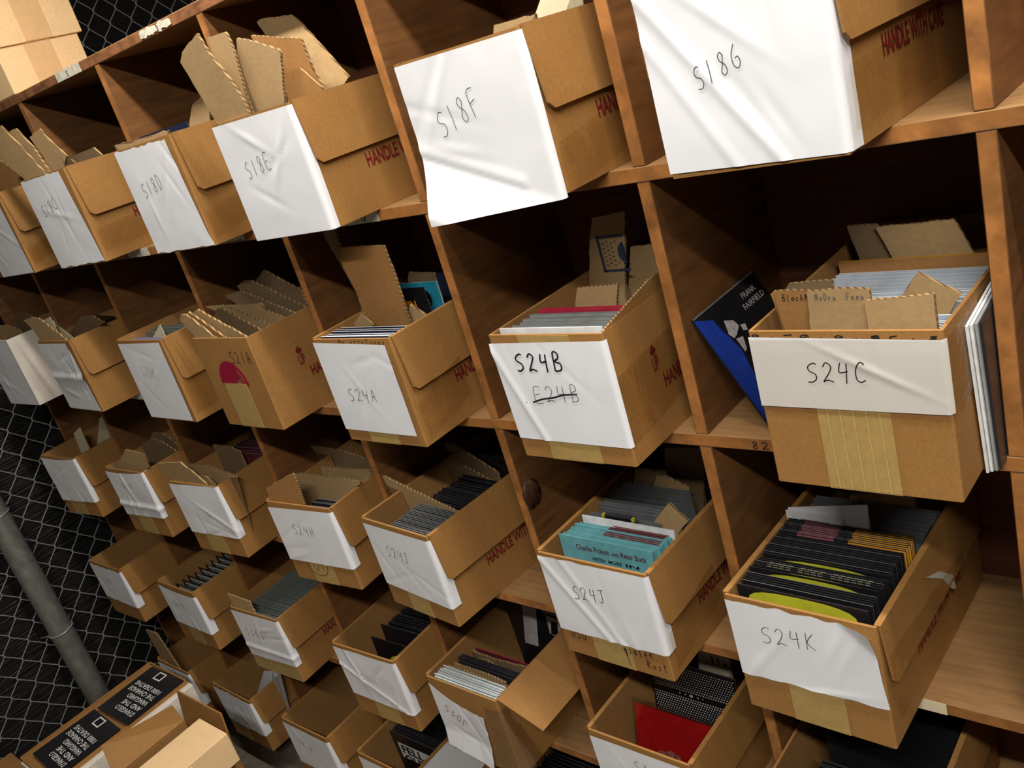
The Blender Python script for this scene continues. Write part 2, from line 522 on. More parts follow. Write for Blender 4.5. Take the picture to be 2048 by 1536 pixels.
for pl in strokes('82', 0.474, -0.0155, 0.497, -0.0155, 0.011, 0.05):
    ribbon(b, pl, 0.0012, lambda u, v: Vector((u, -0.0012, v)) - UO)
link('shelf_marking', mesh('shelf_marking', b, 'marker'), unit)

# ------------------------------------------------------------------ chain link fence
fence = empty('chain_link_fence', (-2.12, 0.2, FLOOR))
tag(fence, 'galvanised chain link fence with a thick pipe post in front of black sheeting', 'fence')
FO = Vector((-2.12, 0.2, FLOOR))
HY, HZ = 0.0412, 0.0467
bm = bmesh.new()
jn = 0
for j in range(-24, 38):
    pts = []
    k = 0
    y0 = -0.063 + HY * j
    for k in range(-24, 42):
        z = -0.165 + HZ * k
        if z < FLOOR + 0.02 or z > 1.62:
            continue
        right = (k + j) % 2
        yy = y0 + HY * right + (0.0012 if right else -0.0012)
        xx = 0.0022 if right else -0.0022
        for dz in (-0.0026, 0.0026):
            pts.append(Vector((xx, yy - FO.y, z + dz - FO.z)))
    tube_mesh(bm, pts, 0.0019, 5)
link('chain_link_mesh', mesh('chain_link_mesh', bm, 'wire', smooth=True), fence)
PY, PR = -0.262, 0.0375
bm = bmesh.new()
tube_mesh(bm, [Vector((0.045, PY - FO.y, z)) for z in (0.0, 0.3, 0.6, 0.9, 1.2, 1.5, 1.8, 2.1, 2.4, 2.8)], PR, 32)
post = link('pipe_post', mesh('pipe_post', bm, 'galv', smooth=True), fence, label='thick grey galvanised pipe post')
for zt in (-0.785, -0.333, 0.2):
    bm = bmesh.new()
    ring = [Vector((0.045 + (PR + 0.0022) * math.cos(t), PY - FO.y + (PR + 0.0022) * math.sin(t), zt - FO.z + 0.004 * math.sin(t))) for t in [math.pi * (-0.62 + 1.24 * i / 24) for i in range(25)]]
    ring = [Vector((0.0, PY - FO.y - 0.055, zt - FO.z - 0.006))] + ring + [Vector((0.0, PY - FO.y + 0.055, zt - FO.z + 0.01))]
    tube_mesh(bm, ring, 0.0024, 6)
    link('tie_wire', mesh('tie_wire', bm, 'wire', smooth=True), post)

# ------------------------------------------------------------------ record boxes
#        row   x      y      yaw   w     h
BOXES = {
 'S18B':(1,-1.413,-0.095,1.0,0.206,0.200),
 'S18C':(1,-1.029,-0.092,3.0,0.210,0.207),
 'S18D':(1,-0.569,-0.091,0.9,0.208,0.204),
 'S18E':(1,-0.197,-0.103,1.0,0.208,0.194),
 'S18F':(1,0.247,-0.098,-0.8,0.216,0.196),
 'S18G':(1,0.604,-0.102,-2.1,0.196,0.197),
 'wht':(2,-1.797,-0.112,1.7,0.207,0.204),
 'S20J':(2,-1.378,-0.107,-0.2,0.204,0.199),
 'S20K':(2,-0.904,-0.107,0.3,0.210,0.198),
 'S21A':(2,-0.575,-0.100,-0.2,0.206,0.197),
 'S24A':(2,-0.153,-0.106,0.3,0.202,0.195),
 'S24B':(2,0.256,-0.098,-0.1,0.199,0.195),
 'S24C':(2,0.658,-0.097,-1.2,0.206,0.194),
 'yz3':(3,-1.789,-0.107,4.5,0.213,0.202),
 'zb3':(3,-1.355,-0.102,2.5,0.208,0.200),
 'ba3':(3,-0.988,-0.099,3.5,0.209,0.199),
 'S24H':(3,-0.552,-0.098,4.0,0.211,0.199),
 'S24I':(3,-0.237,-0.104,-4.5,0.203,0.198),
 'S24J':(3,0.210,-0.092,-1.0,0.209,0.197),
 'S24K':(3,0.542,-0.096,-1.5,0.205,0.192),
 'yz4':(4,-1.810,-0.127,1.7,0.207,0.199),
 'S30C':(4,-1.378,-0.111,0.4,0.204,0.198),
 'S30D':(4,-0.984,-0.102,2.3,0.205,0.196),
 'S30X':(4,-0.540,-0.100,2.0,0.209,0.197),
 'S30F':(4,-0.228,-0.100,-0.5,0.200,0.196),
 'S30G':(4,0.190,-0.091,-0.3,0.206,0.199),
 'S30H':(4,0.530,-0.10,0,0.232,0.197),
 'yz5':(5,-1.713,-0.114,0.5,0.204,0.195),
 'zb5':(5,-1.368,-0.106,-0.3,0.211,0.193),
 'ba5':(5,-0.988,-0.109,0.4,0.206,0.196),
 'ac5':(5,-0.657,-0.103,0.1,0.206,0.197),
 'cd5':(5,-0.20,-0.10,0,0.206,0.197),
}
LEN = 0.375
NAME = {
 'S18B': 'the leftmost top row box',
 'wht': 'the white chipboard box',
 'S20J': 'the box beside the white one',
 'yz3': 'the leftmost third row box', 'zb3': 'the second third row box',
 'ba3': 'the box left of S24H', 'yz4': 'the leftmost fourth row box',
 'S30C': 'the second fourth row box', 'S30X': 'the box left of S30F',
 'S30G': 'the box right of S30F', 'S30H': 'the wide box under S24K',
 'yz5': 'the leftmost bottom row box', 'zb5': 'the second bottom row box',
 'ba5': 'the third bottom row box', 'ac5': 'the box of FELL sleeves',
 'cd5': 'the box below S30F',
}
def where(c):
    return NAME.get(c, 'the box marked ' + c)

def frame(code):
    row, x, y, yaw, w, h = BOXES[code]
    return Vector((x, y, ZT[row] + 0.0004)), math.radians(yaw), w, h

def put(code, local):
    """box-local point to world"""
    o, a, w, h = frame(code)
    return o + Matrix.Rotation(a, 3, 'Z') @ Vector(local)

def crumple(u, v, seed, amp):
    n = noise.noise(Vector((u * 11 + seed * 3.1, v * 11, seed * 1.7))) * 0.6 + noise.noise(Vector((u * 30 + seed, v * 22, seed * 2.3))) * 0.22
    rnd = random.Random(seed)
    for k in range(4):
        a = rnd.uniform(0.2, 2.9)
        px, pz = rnd.uniform(-.08, .08), rnd.uniform(0.03, .17)
        d = (u - px) * math.sin(a) - (v - pz) * math.cos(a)
        l = (u - px) * math.cos(a) + (v - pz) * math.sin(a)
        n += rnd.choice((-0.7, 0.9)) * math.exp(-(d / 0.0045) ** 2) * math.exp(-(l / rnd.uniform(0.03, 0.08)) ** 2)
    return amp * n

def carton_bm(w, L, h, t=0.004, seed=0):
    bm = bmesh.new()
    r = random.Random(seed)
    j = lambda: r.uniform(-0.0004, 0.0004)
    X0, X1, x0, x1 = -w / 2, w / 2, -w / 2 + t, w / 2 - t
    ob = [(X0, 0, 0), (X1, 0, 0), (X1, L, 0), (X0, L, 0)]
    ot = [(X0 + j(), j(), h), (X1 + j(), j(), h), (X1 + j(), L, h), (X0 + j(), L, h)]
    it = [(p[0] + (t if i in (0, 3) else -t), p[1] + (t if i in (0, 1) else -t), h) for i, p in enumerate(ot)]
    ib = [(x0, t, t), (x1, t, t), (x1, L - t, t), (x0, L - t, t)]
    V = [[bm.verts.new(p) for p in q] for q in (ob, ot, it, ib)]
    OB, OT, IT, IB = V
    def f(q, mi):
        bm.faces.new(q).material_index = mi
    f(OB[::-1], 0)
    for i in range(4):
        k = (i + 1) % 4
        f([OB[i], OB[k], OT[k], OT[i]], 0)
        f([OT[i], OT[k], IT[k], IT[i]], 0)
        f([IT[i], IT[k], IB[k], IB[i]], 1)
    f(IB, 1)
    # soften the four standing corners
    es = [e for e in bm.edges if {e.verts[0] in OB, e.verts[1] in OB} == {True, False} and (e.verts[0] in OT or e.verts[1] in OT)]
    bmesh.ops.bevel(bm, geom=es, offset=0.003, segments=3, affect='EDGES', profile=0.5)
    return bm

def paper(root, code, quad, wrap=0.0, amp=0.0014, seed=1, text=None, ink='pencil', lw=0.0011, sag=0.0, lift=None, wob=0.015, slant=0.12, mats='paper', ragged=0.0, extra=None):
    """a sheet stuck on the front, quad = TL, TR, BR, BL in (u, v); it may turn the right corner by 'wrap'"""
    o, a, w, h = frame(code)
    X = w / 2
    TL, TR, BR, BL = [Vector(p) for p in quad]
    if wrap:
        TR = Vector((X + wrap, TR.y)); BR = Vector((X + wrap * 0.9, BR.y))
    def surf(u, v, off=0.0):
        d = 0.0020 + off + max(-0.0010, crumple(u, v, seed, amp))
        if lift:
            d += lift(u, v)
        r = 0.0025
        if u <= X - r:
            return Vector((u, -d, v))
        s = u - (X - r)
        if s < r * 1.5708:
            t = s / r
            return Vector((X - r + (r + d) * math.sin(t), r - (r + d) * math.cos(t), v))
        return Vector((X + d, r + s - r * 1.5708, v))
    nu, nv = 44, 34
    bm = bmesh.new()
    G = []
    for i in range(nv + 1):
        t = i / nv
        row = []
        for k in range(nu + 1):
            s = k / nu
            p = (TL * (1 - s) + TR * s) * (1 - t) + (BL * (1 - s) + BR * s) * t
            v = p.y - sag * 4 * s * (1 - s) * (1 - t)
            if ragged:
                v += ragged * noise.noise(Vector((s * 9, seed, 0))) * (1 - t) + ragged * 0.7 * noise.noise(Vector((s * 7, seed + 5, 0))) * t
            row.append(bm.verts.new(surf(p.x, v)))
        G.append(row)
    for i in range(nv):
        for k in range(nu):
            bm.faces.new([G[i][k], G[i + 1][k], G[i + 1][k + 1], G[i][k + 1]])
    p = link('paper_label', mesh('paper_label', bm, mats, smooth=True), root)
    for j, tx in enumerate(([text] if text else []) + (extra or [])):
        s, u0, v0, u1, v1, hh = tx[:6]
        k_ink = tx[6] if len(tx) > 6 else ink
        k_lw = tx[7] if len(tx) > 7 else lw
        bm = bmesh.new()
        if isinstance(s, str):
            um, lk = (u0 + u1) / 2, 0.88
            lines = strokes(s, um + (u0 - um) * lk, v0 + 0.003, um + (u1 - um) * lk, v1 + 0.003, hh * 0.84, slant, wob, seed + j)
        else:
            lines = s
        for pl in lines:
            ribbon(bm, pl, k_lw, lambda u, v: surf(u, v, 0.0006))
        link('handwriting', mesh('handwriting', bm, k_ink), p)
    return p

def front_writing(root, lines, lw, ink, off=0.0012, name='handwriting'):
    bm = bmesh.new()
    for pl in lines:
        ribbon(bm, pl, lw, lambda u, v: Vector((u, -off, v)))
    return link(name, mesh(name, bm, ink), root)

def side_flap(root, code, mode='down', side=1, low=0.099, tilt=0.05):
    o, a, w, h = frame(code)
    t = 0.0034
    bm = bmesh.new()
    X = w / 2
    y0, y1 = 0.004, LEN - 0.006
    if mode == 'down':
        out = [(y0, h + 0.0015), (y1, h + 0.0015), (y1 - 0.012, low), (y0 + 0.014, low), (y0 + 0.005, low + 0.008)]
        prism(bm, out, lambda p: Vector((X + 0.0008 + (h - p[1]) * tilt, p[0], p[1])), Vector((t, 0, 0)), 0, 0)
        box(bm, X - 0.004, X + 0.0008, y0, y1, h + 0.0004, h + 0.0016)
    elif mode == 'out':
        L = 0.104
        c, s = math.cos(math.radians(tilt)), math.sin(math.radians(tilt))
        out = [(y0, 0.0), (y1, 0.0), (y1 - 0.004, L), (y0 + 0.012, L)]
        prism(bm, out, lambda p: Vector((X + 0.001 + p[1] * c, p[0], h + 0.001 - p[1] * s)), Vector((s * t, 0, c * t)), 0, 0)
    else:
        out = [(y0, h), (y1, h), (y1 - 0.004, h + low), (y0 + 0.12, h + low * 0.8), (y0 + 0.008, h + 0.003)]
        prism(bm, out, lambda p: Vector((X - 0.004 + (p[1] - h) * tilt, p[0], p[1])), Vector((t, 0, 0)), 0, 1)
    if side < 0:
        for v in bm.verts:
            v.co.x = -v.co.x
    return link('side_flap', mesh('side_flap', bm, ['kraft', 'flute'], 0.0), root)

def tape_strip(root, u0, u1, z1, mats='kraft_tape', lines=0):
    bm = bmesh.new()
    box(bm, u0, u1, -0.0009, -0.0002, 0.001, z1)
    box(bm, u0, u1, -0.0009, 0.07, -0.0002, 0.0002)
    p = link('packing_tape', mesh('packing_tape', bm, mats), root)
    if lines:
        bm = bmesh.new()
        for i in range(lines):
            u = u0 + (u1 - u0) * (i + 0.8) / (lines + 0.6)
            box(bm, u - 0.0006, u + 0.0006, -0.0013, -0.0008, 0.001, z1)
        link('tape_thread', mesh('tape_thread', bm, 'tape_thread'), p)

def side_print(root, code, off=0.0012, up=False, word='HANDLE WITH CARE', y0=0.105):
    o, a, w, h = frame(code)
    X = w / 2 + off
    bm = bmesh.new()
    text_into(bm, word, lambda u, v: Vector((X, y0 + u, 0.068 + v)), 0.011 * len(word), 0.0215, 0.02)
    if up:
        text_into(bm, 'UP', lambda u, v: Vector((X, 0.087 + u, 0.099 + v)), 0.016, 0.0205, 0.02)
        pts = [(0.0915, 0.1225), (0.0985, 0.1225), (0.0985, 0.128), (0.1025, 0.128), (0.095, 0.137), (0.0875, 0.128), (0.0915, 0.128)]
        f = bm.faces.new([bm.verts.new((X, p[0], p[1])) for p in pts])
        bmesh.ops.triangulate(bm, faces=[f])
    link('printed_text', mesh('printed_text', bm, 'red_ink'), root)

def clear_band(root, code, z0=0.03, z1=0.09, y1=0.2, slope=0.1, seed=3, off=0.0095, front=False):
    o, a, w, h = frame(code)
    X = w / 2
    bm = bmesh.new()
    nu, nv = (90 if front else 40), 12
    G = []
    y0 = -0.205 if front else 0.004
    for i in range(nv + 1):
        row = []
        for k in range(nu + 1):
            y = y0 + (y1 - y0) * k / nu
            z = z0 + (z1 - z0) * i / nv + slope * y
            d = off + crumple(y, z, seed, 0.0022)
            if y < 0.004:
                row.append(bm.verts.new((X + y, -0.0042 + 0.3 * crumple(y, z, seed, 0.002), z)))
            else:
                row.append(bm.verts.new((X + d, y, z)))
        G.append(row)
    for i in range(nv):
        for k in range(nu):
            bm.faces.new([G[i][k], G[i][k + 1], G[i + 1][k + 1], G[i + 1][k]])
    link('clear_tape', mesh('clear_tape', bm, 'clear_tape', smooth=True), root)

def make_box(code, label, flap='down', left=True, print_=True, up=False, tape=None, band=None, mats=('kraft', 'kraft_in'), tilt=0.05, low=0.099, thread=0):
    o, a, w, h = frame(code)
    root = empty('record_box', o, a)
    tag(root, label, 'box', 'record boxes in the pigeonholes')
    link('carton', mesh('carton', carton_bm(w, LEN, h, seed=len(code) * 7 + int(w * 1e4)), list(mats)), root)
    if flap:
        side_flap(root, code, flap, 1, low=low, tilt=tilt)
    if left and flap:
        side_flap(root, code, 'down', -1)
    if print_:
        side_print(root, code, up=up)
    if tape:
        tape_strip(root, tape[0], tape[1], tape[2], lines=thread)
    if band:
        clear_band(root, code, **band)
    return root
def mark(code, extra=''):
    return 'open cardboard record box whose front label reads %s%s' % (code, extra)

M['tape_thread'] = mat('tape_thread', (186, 158, 102), 0.5, 0.3, scale=100, var=0.1)
R = {}
R['S18B'] = make_box('S18B', 'open cardboard record box cut off by the left edge of the photo, top row', band=dict(seed=5, z0=.02, z1=.06, slope=.2, y1=.12))
paper(R['S18B'], 'S18B', [(-.1, .198), (.09, .198), (.1, .002), (-.1, .002)], seed=11)
R['S18C'] = make_box('S18C', mark('S18C'), band=dict(seed=8, z0=.02, z1=.07, slope=.05, y1=.15))
paper(R['S18C'], 'S18C', [(-.104, .205), (.082, .205), (.104, .003), (-.104, .003)], seed=12, ragged=.004, text=('S18C', -.068, .118, .012, .13, .028))
R['S18D'] = make_box('S18D', mark('S18D', ' with a ragged front rim'), band=dict(seed=9, z0=.01, z1=.06, slope=.2, y1=.12))
paper(R['S18D'], 'S18D', [(-.103, .202), (.086, .199), (.104, .002), (-.103, .002)], seed=13, ragged=.004, text=('S18D', -.062, .106, .022, .118, .03))
R['S18E'] = make_box('S18E', mark('S18E'))
paper(R['S18E'], 'S18E', [(-.104, .192), (.1, .190), (.1, .001), (-.102, .001)], wrap=.012, seed=14, text=('S18E', -.062, .098, .015, .107, .03))
R['S18F'] = make_box('S18F', mark('S18F', ' with the lower paper corner lifting'), band=dict(seed=10, z0=.0, z1=.06, slope=.15, y1=.2))
paper(R['S18F'], 'S18F', [(-.106, .194), (.106, .192), (.106, -.004), (-.108, -.012)], wrap=.006, seed=15, amp=.0012, text=('S18F', -.062, .092, .024, .113, .036),
      lift=lambda u, v: 0.022 * max(0.0, min(1.0, (0.075 - v - (u + 0.1) * 0.38) / 0.075)) ** 1.3 + 0.0016 * math.exp(-((v - 0.083 + (u + 0.1) * 0.38) / 0.006) ** 2) * (1 if u < .06 else 0))
R['S18G'] = make_box('S18G', mark('S18G', ', the nearest one in the top row'), band=dict(seed=16, z0=.02, z1=.08, slope=.0, y1=.22))
paper(R['S18G'], 'S18G', [(-.098, .197), (.098, .197), (.098, .002), (-.098, .006)], wrap=.03, seed=17, amp=.0016, text=('S18G', -.047, .082, .012, .097, .026),
      lift=lambda u, v: 0.002 * math.exp(-(((u + 0.02) * 0.78 + (v - 0.08) * 0.55) / 0.004) ** 2) + 0.0014 * math.exp(-(((u + 0.06) * 0.85 + (v - 0.08) * 0.5) / 0.004) ** 2))

r = R['wht'] = make_box('wht', 'white chipboard record box at the left end of the second row, beside the fence', flap=None, print_=False, mats=('white_board', 'kraft_in'))
paper(r, 'wht', [(-.1, .2), (.1, .202), (.1, .001), (-.1, .001)], seed=18, text=('E', -.02, .125, .004, .125, .02), ink='faint_pencil')
r = R['S20J'] = make_box('S20J', 'open cardboard record box with a creased white label, just right of the white chipboard box')
paper(r, 'S20J', [(-.102, .192), (.084, .193), (.1, .003), (-.1, .003)], seed=19, amp=.002, text=('S20J', -.02, .09, .04, .09, .024), ink='faint_pencil',
      lift=lambda u, v: 0.0045 * max(0.0, 1 - abs(v - 0.096) / 0.014) if v > 0.082 else 0.0)
r = R['S20K'] = make_box('S20K', 'open cardboard record box with a faint pencilled S20K, left of the box marked S21A', tilt=.02, band=dict(seed=20, z0=.02, z1=.1, slope=.05, y1=.14))
paper(r, 'S20K', [(-.1, .190), (.097, .193), (.093, .003), (-.102, .003)], seed=21, amp=.0007, text=('S20K', -.05, .11, .015, .104, .03), ink='faint_pencil')

# S21A: no label, printed emblem and gummed tape
r = R['S21A'] = make_box('S21A', 'plain cardboard box with a maroon dome emblem on its front, marked S21A', flap=None, up=True, tape=(-.048, .034, .098))
front_writing(r, strokes('S21A', .016, .143, .088, .143, .026, .1, .02, 4), .0014, 'marker')
bm = bmesh.new()
dome = [(-.005 + .05 * math.cos(t), .098 + .05 * math.sin(t)) for t in [math.pi * i / 20 for i in range(21)]]
dome = [p for p in dome if p[0] < .018] + [(-.055, .0985), (.006, .0985), (.006, .107), (.018, .107)]
prism(bm, dome, lambda p: Vector((p[0], -0.0007, p[1])), Vector((0, 0.0004, 0)))
for r0, r1 in ((.022, .027), (.032, .037), (.042, .050)):
    arc = [(-.005 + r1 * math.cos(t), .097 + r1 * math.sin(t)) for t in [(-0.05 + 1.15 * i / 10) for i in range(11)]]
    arc += [(-.005 + r0 * math.cos(t), .097 + r0 * math.sin(t)) for t in [(1.1 - 1.15 * i / 10) for i in range(11)]]
    arc = [(max(p[0], .018), p[1]) for p in arc]
    q = []
    for p in arc:
        if not q or (abs(p[0] - q[-1][0]) + abs(p[1] - q[-1][1])) > 1e-5:
            q.append(p)
    prism(bm, q, lambda p: Vector((p[0], -0.0007, p[1])), Vector((0, 0.0004, 0)))
link('printed_emblem', mesh('printed_emblem', bm, 'logo_ink'), r)

r = R['S24A'] = make_box('S24A', mark('S24A'), tape=(-.04, .035, .024), band=dict(seed=22, z0=.01, z1=.08, slope=.25, y1=.12))
paper(r, 'S24A', [(-.1, .190), (.088, .185), (.087, .020), (-.1, .022)], seed=23, amp=.0007, text=('S24A', -.06, .077, .022, .078, .028))
front_writing(r, strokes('Mo.sttrTunes', -.03, .187, .088, .1855, .008, .1, .05, 8), .0009, 'marker')
r = R['S24B'] = make_box('S24B', mark('S24B', ' in thick marker over a crossed-out code'), flap='up', left=False, up=True, low=0.03, tilt=0.1, tape=(-.045, .045, .194), band=dict(seed=24, z0=.03, z1=.13, slope=.1, y1=.2, off=.003))
paper(r, 'S24B', [(-.1, .183), (.098, .186), (.099, .029), (-.097, .031)], wrap=.004, seed=25, amp=.0007, text=('S24B', -.068, .137, .026, .140, .032, 'marker', .0026), wob=.03,
      extra=[('E24B', -.05, .088, .04, .094, .03), ([[(-.05, .092), (-.03, .098), (-.01, .101), (.01, .106), (.034, .108)]], 0, 0, 0, 0, 0, 'marker', .0026), ([[(-.0625, .092), (-.0615, .0915)]], 0, 0, 0, 0, 0, 'marker', .0018)],
      lift=lambda u, v: 0.0022 * math.exp(-(((u + 0.08) * 0.9 + (v - 0.12) * 0.35) / 0.004) ** 2))
r = R['S24C'] = make_box('S24C', mark('S24C', ' above a wide band of gummed tape'), flap=None, print_=False, tape=(-.038, .042, .104), thread=5, band=dict(seed=26, z0=.098, z1=.186, slope=0, y1=.1, off=.003, front=True))
paper(r, 'S24C', [(-.1025, .188), (.103, .185), (.103, .103), (-.103, .102)], wrap=.003, seed=27, amp=.0005, text=('S24C', -.046, .131, .026, .134, .028, 'marker', .0013),
      lift=lambda u, v: 0.0012 * math.exp(-(((u - 0.03) * 0.45 + (v - 0.15) * 0.9) / 0.0035) ** 2) * math.exp(-((u - .03) / .05) ** 2))
front_writing(r, strokes('o.-a.o.er.s', -.1, .188, .1, .1855, .006, .1, .05, 3), .0012, 'marker')

r = R['yz3'] = make_box('yz3', 'leftmost cardboard record box of the third row, below the white chipboard box', print_=False, tape=(-.06, .02, .05))
paper(r, 'yz3', [(-.106, .198), (.106, .203), (.106, .052), (-.106, .045)], wrap=.012, seed=28, amp=.002, sag=.005)
r = R['zb3'] = make_box('zb3', 'second cardboard record box from the left in the third row, with a smudged label', print_=False, tape=(-.045, .03, .06))
paper(r, 'zb3', [(-.104, .192), (.104, .203), (.104, .060), (-.1, .052)], wrap=.012, seed=29, amp=.002, sag=.006, text=('S24F', -.05, .14, .02, .14, .022), ink='faint_pencil',
      lift=lambda u, v: 0.004 * max(0.0, 1 - abs(v - 0.088) / 0.012))
r = R['ba3'] = make_box('ba3', 'third cardboard record box from the left in the third row, next to S24H', print_=False, tape=(-.045, .03, .06))
paper(r, 'ba3', [(-.107, .193), (.104, .200), (.104, .055), (-.104, .051)], wrap=.018, seed=30, amp=.002, text=('G', .01, .105, .03, .105, .02), ink='faint_pencil')
r = R['S24H'] = make_box('S24H', mark('S24H'), print_=False, tape=(-.04, .035, .056))
paper(r, 'S24H', [(-.104, .186), (.105, .192), (.105, .052), (-.104, .050)], wrap=.02, seed=31, amp=.0007, text=('S24H', -.052, .121, .026, .121, .028))
front_writing(r, [[(-.05 + .034 + .034 * math.cos(t), .048 + .03 * math.sin(t)) for t in [math.pi * (1 + i / 12) for i in range(13)]], [(-.03, .046), (-.02, .03), (-.012, .046)], [(-.002, .046), (.002, .036)]], .0014, 'marker')
r = R['S24I'] = make_box('S24I', mark('S24I'), tape=(-.035, .03, .05))
paper(r, 'S24I', [(-.099, .189), (.1, .190), (.1, .040), (-.098, .048)], wrap=.022, seed=32, amp=.0007, text=('S24I', -.056, .122, .02, .119, .028))
r = R['S24J'] = make_box('S24J', mark('S24J'), print_=True, tape=(-.04, .035, .06), band=dict(seed=33, z0=.02, z1=.09, slope=.2, y1=.15))
paper(r, 'S24J', [(-.104, .193), (.104, .194), (.104, .050), (-.104, .047)], wrap=.024, seed=34, amp=.001, ragged=.003, text=('S24J', -.054, .117, .016, .122, .03, 'marker', .0011),
      lift=lambda u, v: 0.0018 * math.exp(-(((u + 0.03) * 0.8 + (v - 0.09) * 0.6) / 0.004) ** 2) + 0.0014 * math.exp(-(((u + 0.0) * 0.85 + (v - 0.09) * 0.5) / 0.004) ** 2))
front_writing(r, strokes('OSU', -.085, .034, -.055, .034, .018, .1, .02, 2) + strokes('gsolen', .02, .032, .075, .036, .018, .1, .02, 3) + strokes('Rust', .06, .014, .096, .016, .016, .1, .02, 4) + [[(.022, .06), (.026, .008)]], .0013, 'marker')
r = R['S24K'] = make_box('S24K', mark('S24K', ' in the middle of the right side'), tape=(-.033, .044, .066), band=dict(seed=35, z0=.05, z1=.15, slope=-.1, y1=.28))
paper(r, 'S24K', [(-.102, .186), (.096, .189), (.102, .066), (-.101, .060)], seed=36, amp=.0011, ragged=.004, text=('S24K', -.062, .122, .024, .132, .032, 'pencil', .0012),
      lift=lambda u, v: 0.012 * max(0.0, ((u - 0.075) + (v - 0.168)) / 0.04) ** 1.2 if (u - 0.075) + (v - 0.168) > 0 else 0.0)

r = R['yz4'] = make_box('yz4', 'leftmost cardboard record box of the fourth row, nearly empty inside', print_=False)
paper(r, 'yz4', [(-.103, .193), (.1, .190), (.102, .054), (-.1, .062)], wrap=.024, seed=37, amp=.0014, ragged=.005, text=('S30B', -.06, .13, .0, .125, .02), ink='faint_pencil')
r = R['S30C'] = make_box('S30C', 'record box of black discs with white lettering, second from left in the fourth row', print_=False, tape=(-.04, .03, .06))
paper(r, 'S30C', [(-.101, .188), (.1, .186), (.101, .055), (-.098, .056)], wrap=.022, seed=38, amp=.0014, sag=.006, text=('S30C', -.072, .118, .014, .116, .022))
r = R['S30D'] = make_box('S30D', mark('S30D', ' in the fourth row'), word if False else 'down', print_=True, tape=(-.1, .1, .05))
paper(r, 'S30D', [(-.102, .188), (.1, .192), (.1, .050), (-.1, .042)], wrap=.016, seed=39, amp=.0014, text=('S30D', -.08, .112, .012, .112, .026, 'red_pen', .0012),
      lift=lambda u, v: 0.003 * max(0.0, 1 - abs(v - 0.074) / 0.01))
r = R['S30X'] = make_box('S30X', 'cardboard record box holding black discs and a lime yellow one, left of S30F', print_=False, tape=(-.03, .05, .05))
paper(r, 'S30X', [(-.103, .190), (.1, .192), (.1, .046), (-.1, .053)], wrap=.02, seed=40, amp=.0022, text=('S30E', -.04, .11, .02, .11, .022), ink='faint_pencil',
      lift=lambda u, v: 0.002 * math.exp(-(((u + 0.0) * 0.45 + (v - 0.09) * 0.9) / 0.005) ** 2))
r = R['S30F'] = make_box('S30F', 'cardboard record box with its side flap sticking out, label reads S30F in red', flap='out', left=True, tilt=33, print_=False, tape=(-.06, .01, .03))
paper(r, 'S30F', [(-.098, .182), (.055, .147), (.034, .002), (-.1, .018)], seed=41, amp=.0018, sag=.018, text=('S30F', -.082, .112, -.02, .083, .026, 'red_pen', .0013), slant=.05,
      lift=lambda u, v: 0.008 * max(0.0, (0.06 - v) / 0.06) + 0.006 * max(0.0, (u - 0.0) / 0.05))
# crumpled clear tape hanging at the S30F corner
bm = bmesh.new()
G = []
for i in range(17):
    row = []
    for k in range(15):
        s, t = k / 14, i / 16
        x = 0.06 + 0.06 * s + 0.03 * t * s
        z = 0.175 - 0.15 * t
        d = 0.006 + 0.012 * t + 0.006 * noise.noise(Vector((s * 4, t * 4, 2)))
        row.append(bm.verts.new((min(x, 0.1 + 0.02 * t + d * 0.6), -d + max(0.0, x - 0.1) * 1.2, z)))
    G.append(row)
for i in range(16):
    for k in range(14):
        bm.faces.new([G[i][k], G[i + 1][k], G[i + 1][k + 1], G[i][k + 1]])
link('clear_tape', mesh('clear_tape', bm, 'clear_plastic', smooth=True), r)
r = R['S30G'] = make_box('S30G', 'cardboard record box holding a bright red record, right of the box marked S30F', print_=False)
paper(r, 'S30G', [(-.1, .188), (.1, .190), (.1, .05), (-.1, .05)], wrap=.02, seed=42, amp=.001, text=('S30G', -.02, .14, .05, .14, .026))
r = R['S30H'] = make_box('S30H', 'wide cardboard box of black sleeves at the bottom right under the box marked S24K', left=False, print_=False)
r = R['yz5'] = make_box('yz5', 'leftmost cardboard record box of the bottom row, behind the white carton', tilt=0.0, print_=False)
paper(r, 'yz5', [(-.1, .187), (.098, .189), (.1, .06), (-.1, .06)], wrap=.028, seed=43, amp=.0014, text=('S36A', -.05, .14, .02, .14, .02), ink='faint_pencil')
r = R['zb5'] = make_box('zb5', 'cardboard record box of the bottom row with a white sheet standing inside, above bare concrete', print_=False, tape=(-.1, .0, .055))
paper(r, 'zb5', [(-.104, .187), (.104, .183), (.104, .060), (-.1, .056)], wrap=.024, seed=44, amp=.0012, ragged=.008, text=('S36B', -.04, .14, .04, .13, .02), ink='faint_pencil')
r = R['ba5'] = make_box('ba5', 'third cardboard record box from the left in the bottom row, dark and empty inside', print_=False)
paper(r, 'ba5', [(-.102, .186), (.102, .183), (.102, .04), (-.1, .04)], wrap=.024, seed=45, amp=.001, text=('S36H', -.066, .118, .0, .108, .022))
r = R['ac5'] = make_box('ac5', 'cardboard record box of the bottom row holding black FELL sleeves', print_=False)
paper(r, 'ac5', [(-.1, .187), (.1, .187), (.1, .04), (-.1, .04)], seed=46, amp=.001)
bm = bmesh.new()
o_, a_, w_, h_ = frame('ac5')
prism(bm, [(0.0, .2), (.2, .2), (.2, .05), (.0, .05)], lambda p: Vector((w_ / 2 + .0102, p[0], p[1])), Vector((.0006, 0, 0)))
link('side_paper', mesh('side_paper', bm, 'paper'), r)
r = R['cd5'] = make_box('cd5', 'bottom row cardboard record box under the one marked S30F, mostly out of view', print_=False)

